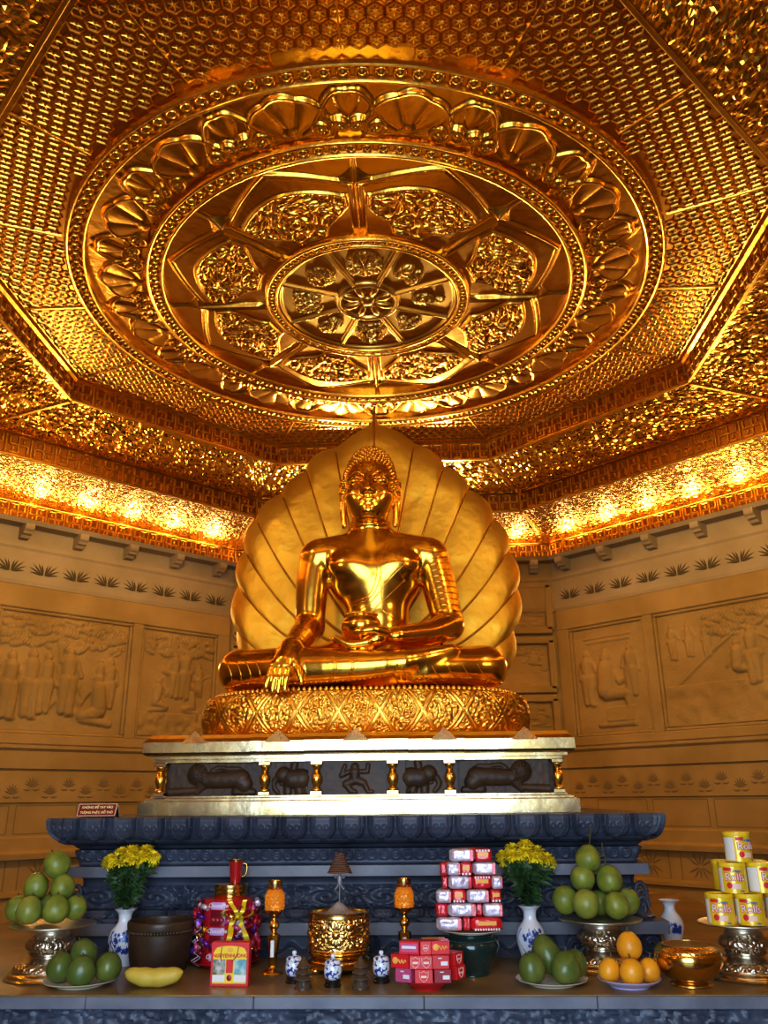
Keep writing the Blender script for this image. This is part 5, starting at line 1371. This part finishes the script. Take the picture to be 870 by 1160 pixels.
for a in (-1.25, -.95, .75):
    th = np.linspace(0, 1, 30); P = np.c_[(.145 + .012 * np.sin(th * 30)) * math.sin(a) + .01 * np.cos(th * 30), -(.145 + .012 * np.sin(th * 30)) * math.cos(a), .2 - .2 * th * (.9 if a > 0 else 1)]
    MB().grid(np.stack([P + np.array([-.003, 0, 0]), P + np.array([.003, 0, .0])], 1)).build('curled_ribbon', foil, t, smooth=180)
tz = ZT + .0085 + .2905
tn = thing('gold_tin', 'low round gold tin on top of the red gift tower', 'tin', (c[0] + .012, c[1], tz))
MB().lathe([(.001, 0), (.079, 0), (.081, .004), (.081, .040), (.001, .041)], 40).build('can', goldb, tn, smooth=40)
MB().lathe([(.0825, .040), (.0835, .044), (.0835, .058), (.080, .062), (.001, .063)], 40).build('lid', brass, tn, smooth=40)
gl = thing('red_cup', 'small red glass cup with gold rim on the gold tin, top of the gift tower', 'cup', (c[0] + .032, c[1], tz + .0635))
MB().lathe(crom([(.001, 0), (.022, 0), (.024, .004), (.028, .03), (.034, .09), (.036, .104), (.033, .104), (.030, .08), (.001, .07)], 3), 32).build('bowl', redglass, gl, smooth=60)
MB().lathe([(.0362, .100), (.0368, .106), (.034, .108), (.0325, .104)], 32).build('gold_rim', goldb, gl)
MB().tube(crom([(.034, 0, .09), (.052, 0, .085), (.055, 0, .06), (.047, 0, .035), (.03, 0, .03)], 5), .004, 8).build('handle', goldb, gl, smooth=180)

# ------------------------------------------------------------------ red paper bag
b0 = gzc(261, 1118, .025)
bg = thing('gift_bag', 'red paper gift bag with yellow printed front, leaning before the red gift tower', 'bag', (b0[0], b0[1], ZT), rz=-.03)
W, Hh, D_ = .166, .170, .045
mb = MB(); mb.box((0, 0, Hh / 2), (W, D_, Hh), .002, taper=1.0); mb.build('bag_body', redbag, bg, smooth=0)
f = -D_ / 2 - .0006; mb = MB(); w2 = W * .44
poly = [(-w2, .012), (w2, .012), (w2, .128)] + [(w2 * (1 - k), .128 + .022 * math.sin(min(1, k / .25) * PI / 2) * (1 if k < 1 else 1)) for k in (.06, .14, .25)] + [(x, .150 + .006 * math.cos(x / w2 * PI / 2 * 1.3)) for x in (w2 * .6, w2 * .3, 0, -w2 * .3, -w2 * .6)] + [(-w2 * (1 - k), .128 + .022 * math.sin(min(1, k / .25) * PI / 2)) for k in (.25, .14, .06)] + [(-w2, .128)]
mb.prism(poly, 0, .001, M=TR(0, f + .0004, 0) @ FRONT); pan = mb.build('printed_panel', yel, bg, smooth=0)
mb = MB(); text_mesh('NGUYENHUONG', .0195, TR(0, f - .001, .118) @ FRONT, mb, offset=.0006); mb.build('lettering', red_print, pan, smooth=0)
mb = MB(); mb.lathe([(.001, 0), (.012, 0), (.012, .001), (.001, .001)], 24, M=TR(0, f - .0008, .141) @ FRONT @ SC(1.1, .75, 1)); mb.build('round_seal', orange_print, pan, smooth=0)
mb = MB(); mb.box((-.046, f - .001, .075), (.054, .001, .058), 0); mb.build('photo_print', photo_print, pan, smooth=0)
mb = MB(); mb.box((.047, f - .001, .075), (.052, .001, .058), 0); mb.build('photo_print', teal_print, pan, smooth=0)
mb = MB(); mb.box((0.0, f - .001, .078), (.030, .001, .052), 0); mb.build('red_column', red_print, pan, smooth=0)
mb = MB(); mb.box((-.046, f - .001, .031), (.054, .001, .026), 0); mb.box((.047, f - .001, .031), (.052, .001, .026), 0); mb.build('white_strip', white_print, pan, smooth=0)
mb = MB(); mb.sphere((0, f - .001, .034), (.011, .002, .012), 12, 8); mb.build('printed_jar', darkred, pan, smooth=180)
for sg in (-1,):
    mb = MB(); mb.tube(crom([(-.036, f - .002, .152), (-.040, f - .006, .115), (-.034, f - .006, .095)], 5), .0016, 6); mb.build('cord_handle', darkred, bg, smooth=180); mb = MB(); mb.tube(crom([(.036, f - .002, .152), (.030, f - .006, .120), (.010, f - .006, .095)], 5), .0016, 6); mb.build('cord_handle', darkred, bg, smooth=180)

# ------------------------------------------------------------------ red cartons on the red plate
p0 = gzc(484, 1125, .098)
plate('plate', 'red plate under the heap of small red cartons', p0, .102, redp, .034)
cC = lambda x, y: (440 + x / 6.214, 960 + y / 6.214)
def shield(mb, cx, cz, s, y):
    P = [(-.5, .55), (-.25, .40), (0, .6), (.25, .40), (.5, .55), (.46, -.1), (.25, -.42), (0, -.6), (-.25, -.42), (-.46, -.1)]
    P = [(cx + a * s, y, cz + b * s * .9) for a, b in P]; mb.tube(P, .0014, 5, closed=True)
    mb.box((cx, y, cz - .02 * s), (s * .62, .0014, s * .22), 0)
def carton(label, u, v, dy, w, d, h, rz, face, base=redbox, zl=None):
    y = p0[1] + dy; q = at_y(*cC(u, v), y); z = zl if zl is not None else q[2]
    t = thing('snack_carton', label, 'carton', (q[0], y, z), rz=rz, group='red cartons on the red plate')
    MB().box((0, 0, h / 2), (w, d, h), .0015).build('box', base, t, smooth=0)
    f = -d / 2 - .0008
    if face in ('shield', 'shields'):
        mb = MB()
        for x in ((-w * .24, w * .24) if face == 'shields' else (0,)): shield(mb, x, h * .5, min(h * .75, w * .5), f)
        mb.build('printed_shield', cream_print, t, smooth=0)
    elif face == 'squiggle':
        mb = MB(); s = np.linspace(0, 1, 30); mb.tube(np.c_[(-.1 + .45 * s) * w, 0 * s + f, h * (.5 + .13 * np.sin(s * 16))], .0025, 6); mb.sphere((-w * .25, f, h * .55), (w * .16, .001, h * .26), 12, 8); mb.build('printed_emblem', orange_print, t, smooth=0)
    elif face == 'tag':
        mb = MB(); mb.box((w * .2, f, h * .42), (w * .40, .001, h * .30), 0); mb.box((-w * .05, f, h * .8), (w * .22, .001, h * .08), 0); mb.build('white_label', white_print, t, smooth=0)
    elif face == 'pink':
        mb = MB(); mb.box((0, f, h * .52), (w * .86, .001, h * .66), 0); mb.build('pink_label', pinkf, t, smooth=0); mb = MB(); mb.box((0, f - .001, h * .55), (w * .7, .001, h * .2), 0); mb.build('white_label', white_print, t, smooth=0)
    return t
h = .050; z1 = ZT + .036; z2 = z1 + h + .0004; z3 = z2 + h + .0004
carton('red carton with purple-pink end, left of the bottom layer on the red plate', 126, 930, -.055, .072, .062, h, -.42, 'tag', pinkf, z1)
carton('red carton with a single shield, middle of the bottom layer on the red plate', 250, 930, -.075, .074, .066, h, .0, 'shield', redbox, z1)
carton('dark red carton with white label, bottom layer on the red plate', 378, 930, -.068, .070, .066, h, .08, 'tag', darkred, z1)
carton('red carton with shield turned sideways, right end of the bottom layer on the red plate', 468, 915, .0, .070, .064, h, .95, 'shield', redbox, z1)
carton('red carton turned away at the back of the bottom layer on the red plate', 270, 880, .03, .16, .07, h, .0, '', redbox, z1)
carton('red carton with orange emblem, left end of the middle layer on the red plate', 100, 835, -.045, .080, .062, h, -.38, 'squiggle', redbox, z2)
carton('red carton with two shields side by side, middle layer on the red plate', 230, 838, -.072, .094, .066, h, -.02, 'shields', redbox, z2)
carton('bright red carton with white label, middle layer on the red plate', 366, 838, -.066, .070, .066, h, .06, 'tag', redp, z2)
carton('red carton with shield turned sideways, right end of the middle layer on the red plate', 456, 825, .0, .066, .06, h, .95, 'shield', redbox, z2)
carton('red carton turned away at the back of the middle layer on the red plate', 270, 790, .03, .15, .07, h, .0, '', redbox, z2)
carton('pink fronted carton, left of the top layer on the red plate', 158, 748, -.05, .086, .06, h, -.24, 'pink', redbox, z3)
carton('red carton with one shield, middle of the top layer on the red plate', 262, 752, -.052, .045, .06, h, .02, 'shield', redbox, z3)
carton('red carton with orange squiggle emblem, right of the top layer on the red plate', 362, 750, -.045, .078, .06, h, .10, 'squiggle', redbox, z3)
carton('flat orange-topped carton at the back of the top layer on the red plate', 320, 700, .03, .10, .06, h * .9, .12, '', orange_print, z3)

# ------------------------------------------------------------------ snack packs stacked on the plate over the green jar
pz = ZT + .1685 + .0175; ph = .0565
def pack(label, x0, x1, layer, kind, dy=0, rz=0):
    yc = GJ[1] - .085 + dy; vm = 545 - 86 * layer
    a = at_y(*cC(x0, vm), yc); b = at_y(*cC(x1, vm), yc); w = b[0] - a[0]; d = .085
    t = thing('snack_pack', label, 'snack pack', ((a[0] + b[0]) / 2, yc + .03, pz + layer * (ph + .0006)), rz=rz, group='red and white snack packs stacked over the green jar')
    nu, nv = 14, 10; 
    mb = MB(); u = np.linspace(-1, 1, nu)[None]; v = np.linspace(0, 2 * PI, 40, endpoint=False)[:, None]
    cs, sn = np.cos(v), np.sin(v); n = 6.0; rr = (np.abs(cs) ** n + np.abs(sn) ** n) ** (-1 / n)
    pin = 1 - .35 * np.abs(u) ** 8; rs = np.random.RandomState(int(x0 + layer * 37))
    crk = 1 + .03 * (vnoise(u * 5 + layer * 3.1, v * 3 + x0 * .1) - .5) * 2
    V = np.stack([u * w / 2 + 0 * v, d / 2 * .97 * cs * rr * pin * crk, ph / 2 + ph / 2 * sn * rr * np.minimum(pin * (1 + 0 * u), 1)], -1)
    mb.grid(V, cv=True); mb.add(V[:, 0], [list(range(40))]); mb.add(V[:, -1], [list(range(40))[::-1]])
    mb.build('wrapper', foil if kind == 'white' else redwrap, t, smooth=60)
    f = -d / 2 - .001
    if kind == 'white':
        mb = MB()
        for k in range(6): mb.box((-w * .3 + k * w * .1, f, ph * .5), (w * .012, .0012, ph * .52), 0)
        mb.build('printed_lines', lilac, t, smooth=0)
        mb = MB(); mb.box((w * .40, f + .0015, ph * .5), (w * .14, .004, ph * .86), .001); mb.build('red_end', redwrap, t, smooth=0)
    elif kind == 'teeth':
        mb = MB(); n_ = max(3, int(w / .014))
        for k in range(n_): mb.box((-w * .42 + (k + .5) * w * .84 / n_, f, ph * (.14 if layer % 2 == 0 else .86)), (w * .5 / n_, .0015, ph * .16), 0)
        mb.build('white_marks', white_print, t, smooth=0)
        mb = MB(); mb.box((0, f, ph * .58), (w * .6, .0012, ph * .3), 0); mb.build('orange_mark', orange_print, t, smooth=0)
    return t
LY = ['bottom layer', 'second layer', 'third layer', 'fourth layer', 'fifth layer', 'top layer']
rows = [[(338, 520, 'white'), (520, 578, 'red'), (578, 800, 'teeth')], [(332, 420, 'red'), (420, 622, 'white'), (622, 668, 'red'), (668, 812, 'white')], [(338, 450, 'white'), (450, 552, 'teeth'), (552, 712, 'white'), (712, 795, 'teeth')],
        [(378, 420, 'red'), (420, 588, 'white'), (588, 728, 'teeth'), (728, 806, 'white')], [(362, 410, 'red'), (410, 510, 'white'), (510, 596, 'teeth'), (596, 765, 'white')], [(432, 610, 'white'), (610, 735, 'teeth')]]
for L, row in enumerate(rows):
    for i, (a, b, k) in enumerate(row):
        pos = 'left end' if i == 0 else 'right end' if i == len(row) - 1 else ('middle' if len(row) == 3 else ('second from left' if i == 1 else 'third from left'))
        col = {'white': 'silvery white', 'red': 'red', 'teeth': 'red, white-marked'}[k]
        pack(f'{col} snack pack, {pos} of the {LY[L]} above the green jar', a + 1, b - 1, L, k, dy=.014 * ((i + L) % 2) + .006 * math.sin(i * 5 + L * 3), rz=.09 * math.sin(i * 7.3 + L * 2.1))
    # packs at the rear of the layer
    a, b = row[0][0] + 20, row[-1][1] - 20; y2 = .135
    q = pack(f'red snack pack hidden at the rear of the {LY[L]} above the green jar', a, b, L, 'red', dy=.105)

# ------------------------------------------------------------------ yellow biscuit tins
cD = lambda x, y: (730 + x / 5.8, 930 + y / 5.8)
def tin(label, x, ybase, dy, rz, z):
    yc = Q0[1] + dy; q = at_y(*cD(x, ybase), yc); R, h = .0585, .125
    t = thing('biscuit_tin', label, 'tin', (q[0], yc, z), rz=rz, group='yellow biscuit roll tins')
    MB().lathe([(.001, 0), (R, 0), (R, h - .012), (R * .99, h - .010), (.001, h - .010)], 44).build('can', yel_tin, t, smooth=40)
    MB().lathe([(R + .0008, h - .016), (R + .0015, h - .014), (R + .0015, h - .001), (R * .94, h), (R * .92, h - .004), (.001, h - .004)], 44).build('lid', yel, t, smooth=40)
    w = R + .0006
    mb = MB(); curved_panel(mb, -1.75, -.82, .006, h - .022, w, 14, th=.0006); mb.build('white_text_panel', white_print, t, smooth=40)
    mb = MB(); curved_panel(mb, -.66, -.08, h - .034, h - .020, w, 8, th=.0008); mb.build('red_banner', red_print, t, smooth=40)
    mb = MB(); text_mesh('Rolls', .044, TR(0, 0, .066) @ RZ(.12), mb, wrap=w + .0008, offset=.0022); mb.build('letter_outline', red_print, t, smooth=0)
    mb = MB(); text_mesh('Rolls', .044, TR(0, 0, .066) @ RZ(.12), mb, wrap=w + .0024, offset=.0002); mb.build('lettering', white_print, t, smooth=0)
    mb = MB(); text_mesh('Cream', .017, TR(0, 0, .092) @ RZ(.22), mb, wrap=w + .0008, offset=.0004); mb.build('lettering', blue_print, t, smooth=0)
    mb = MB(); curved_panel(mb, -.25, .50, .018, .040, w, 8, th=.0008); mb.build('printed_roll', cream_print, t, smooth=40)
    mb = MB(); a = np.linspace(0, 2 * PI, 24, endpoint=False); an = -.32 + .2 * np.cos(a); zz = .032 + .0125 * np.sin(a); rr = w + .0016
    V = np.vstack([[rr * math.sin(-.32), -rr * math.cos(-.32), .032], np.c_[rr * np.sin(an), -rr * np.cos(an), zz]]); mb.add(V, [[0, 1 + k, 1 + (k + 1) % 24] for k in range(24)]); mb.build('printed_disc', red_print, t, smooth=0)
    mb = MB(); curved_panel(mb, .40, .72, .006, .012, w, 5, th=.0008); mb.build('blue_mark', blue_print, t, smooth=40)
    return t
zb = ZT + .2155; zm = zb + .1255; zt = zm + .1255
tin('leftmost yellow biscuit tin of the bottom row on the right dish', 508, 640, -.06, -.34, zb)
tin('second biscuit tin from the left in the bottom row on the right dish', 704, 642, -.075, -.40, zb)
tin('yellow biscuit tin cut off by the right edge, bottom row, right dish', 905, 640, -.03, -.3, zb)
tin('yellow biscuit tin at the back of the bottom row on the right dish', 700, 600, .06, .6, zb)
tin('front left yellow biscuit tin of the middle row on the right dish', 592, 445, -.045, -.32, zm)
tin('yellow biscuit tin with white panel turned forward, middle row on the right dish', 775, 440, -.035, .28, zm)
tin('yellow biscuit tin half hidden behind the front left tin of the middle row', 545, 420, .088, .9, zm)
tin('yellow biscuit tin whose lid shows behind the right tin of the middle row', 728, 410, .085, .9, zm)
tin('yellow biscuit tin alone on top of the pile on the right dish', 622, 240, -.015, .22, zt)

# ------------------------------------------------------------------ notice on the altar
s0 = at_y(109.5, 924, 4.42)
sg_ = thing('notice_board', 'small dark red notice with yellow lettering standing at the left of the altar top', 'sign', (s0[0], 4.42, 1.5228))
sm = TR(0, 0, .036) @ RX(-.42)
mb = MB(); mb.box((0, 0, 0), (.205, .006, .068), .001, M=sm); mb.build('board', sign_red, sg_, smooth=0)
mb = MB()
for (x, z, a, b) in ((0, .031, .198, .003), (0, -.031, .198, .003), (.0985, 0, .003, .065), (-.0985, 0, .003, .065)): mb.box((x, -.0034, z), (a, .001, b), 0, M=sm)
mb.build('border', cream_print, sg_, smooth=0)
mb = MB(); text_mesh('KHÔNG ĐỂ TAY VÀO', .0165, sm @ TR(0, -.0034, .013) @ FRONT, mb, offset=.0005); text_mesh('TƯỢNG PHẬT, ĐỒ THỜ', .0158, sm @ TR(0, -.0034, -.014) @ FRONT, mb, offset=.0005); mb.build('lettering', sign_yel, sg_, smooth=0)
mb = MB(); mb.box((0, 0, 0), (.2, .005, .074), .001, M=TR(0, .035, .034) @ RX(.46)); mb.build('back_rest', black, sg_, smooth=0)
LP_COVE, LP_DOOR, LP_SPOT, LP_WALL, LP_CEIL, LP_BACK = 20, 185, 62, 350, 88, 420
# ------------------------------------------------------------------ light
sc = bpy.context.scene
w = bpy.data.worlds.new('world'); sc.world = w; w.use_nodes = True
w.node_tree.nodes['Background'].inputs[0].default_value = (.55, .72, 1, 1); w.node_tree.nodes['Background'].inputs[1].default_value = .6
def area(name, loc, to, sx, sy, power, col, spread=180):
    l = bpy.data.lights.new(name, 'AREA'); l.shape = 'RECTANGLE'; l.size = sx; l.size_y = sy; l.energy = power; l.color = col; l.spread = math.radians(spread)
    o = bpy.data.objects.new(name, l); COL.objects.link(o); o.location = loc
    d = Vector(to) - Vector(loc); o.rotation_euler = d.to_track_quat('-Z', 'Y').to_euler(); return o
def strip(name, k, a, z, L, wd, power, col, lean):
    th = k * PI / 4; o = area(name, (a * math.sin(th), DC + a * math.cos(th), z), (0, 0, 0), L, wd, power, col)
    zax = Vector((math.sin(th) * lean, math.cos(th) * lean, -1)).normalized(); xax = Vector((math.cos(th), -math.sin(th), 0)); yax = zax.cross(xax)
    o.matrix_world = Matrix.Translation(o.location) @ Matrix((xax, yax, zax)).transposed().to_4x4()
for k in range(8):
    strip('cove_light', k, A1 - .17, 4.88, 4.3, .05, LP_COVE * (1 if k in (3, 4, 5) else .62), (1, .76, .40), .35)
    if k in (3, 4, 5): continue
    th = k * PI / 4
    for j in range(7):           # row of small lamps standing on the ledge
        s_ = (j - 3) * .62; a_ = A1 - .20
        l = bpy.data.lights.new('cove_lamp', 'SPOT'); l.energy = LP_COVE * .42; l.color = (1, .76, .40); l.spot_size = math.radians(150); l.spot_blend = .5; l.shadow_soft_size = .09
        o = bpy.data.objects.new('cove_lamp', l); COL.objects.link(o)
        o.location = (a_ * math.sin(th) + s_ * math.cos(th), DC + a_ * math.cos(th) - s_ * math.sin(th), 4.90)
        o.rotation_euler = Vector((-.35 * math.sin(th), -.35 * math.cos(th), 1)).to_track_quat('-Z', 'Y').to_euler()
area('doorway_daylight', (0, -.6, 2.0), (0, 5, 1.8), 2.6, 3.2, LP_DOOR, (.62, .80, 1))
def spot(name, loc, to, power, col, size, soft=.12):
    l = bpy.data.lights.new(name, 'SPOT'); l.energy = power; l.color = col; l.spot_size = math.radians(size); l.spot_blend = .7; l.shadow_soft_size = soft
    o = bpy.data.objects.new(name, l); COL.objects.link(o); o.location = loc; o.rotation_euler = (Vector(to) - Vector(loc)).to_track_quat('-Z', 'Y').to_euler()
for sx in (-1, 1):
    spot('statue_spot', (sx * 2.4, 2.4, 4.9), (0, 5.6, 3.1), LP_SPOT, (1, .86, .6), 50)
    spot('back_uplight', (sx * .75, 10.5, 4.6), (sx * .3, 8.2, 5.6), LP_BACK, (1, .80, .42), 110, .16)
    spot('wall_fill', (sx * 1.7, 6.3, 5.1), (sx * 4.3, 9.6, 2.4), LP_WALL, (1, .64, .22), 95, .25)  # added fill without a fixture, brightens the carved walls
    spot('ceiling_fill', (sx * 3.3, 1.3, 3.2), (sx * -.2, 6.4, 5.6), LP_CEIL, (1, .74, .36), 120, .3)  # unseen fill added near the front to lift the ceiling brightness
    spot('ceiling_fill', (sx * 4.2, 9.2, 3.6), (sx * -.4, 5.0, 5.6), LP_CEIL, (1, .74, .36), 120, .3)  # same added ceiling fill from the back, no fixture there
sc.view_settings.view_transform = 'Standard'; sc.view_settings.look = 'None'; sc.view_settings.exposure = .25; sc.view_settings.gamma = .84
sc.cycles.max_bounces = 10; sc.cycles.glossy_bounces = 8; sc.cycles.diffuse_bounces = 4; sc.cycles.sample_clamp_indirect = 6; sc.cycles.use_denoising = True
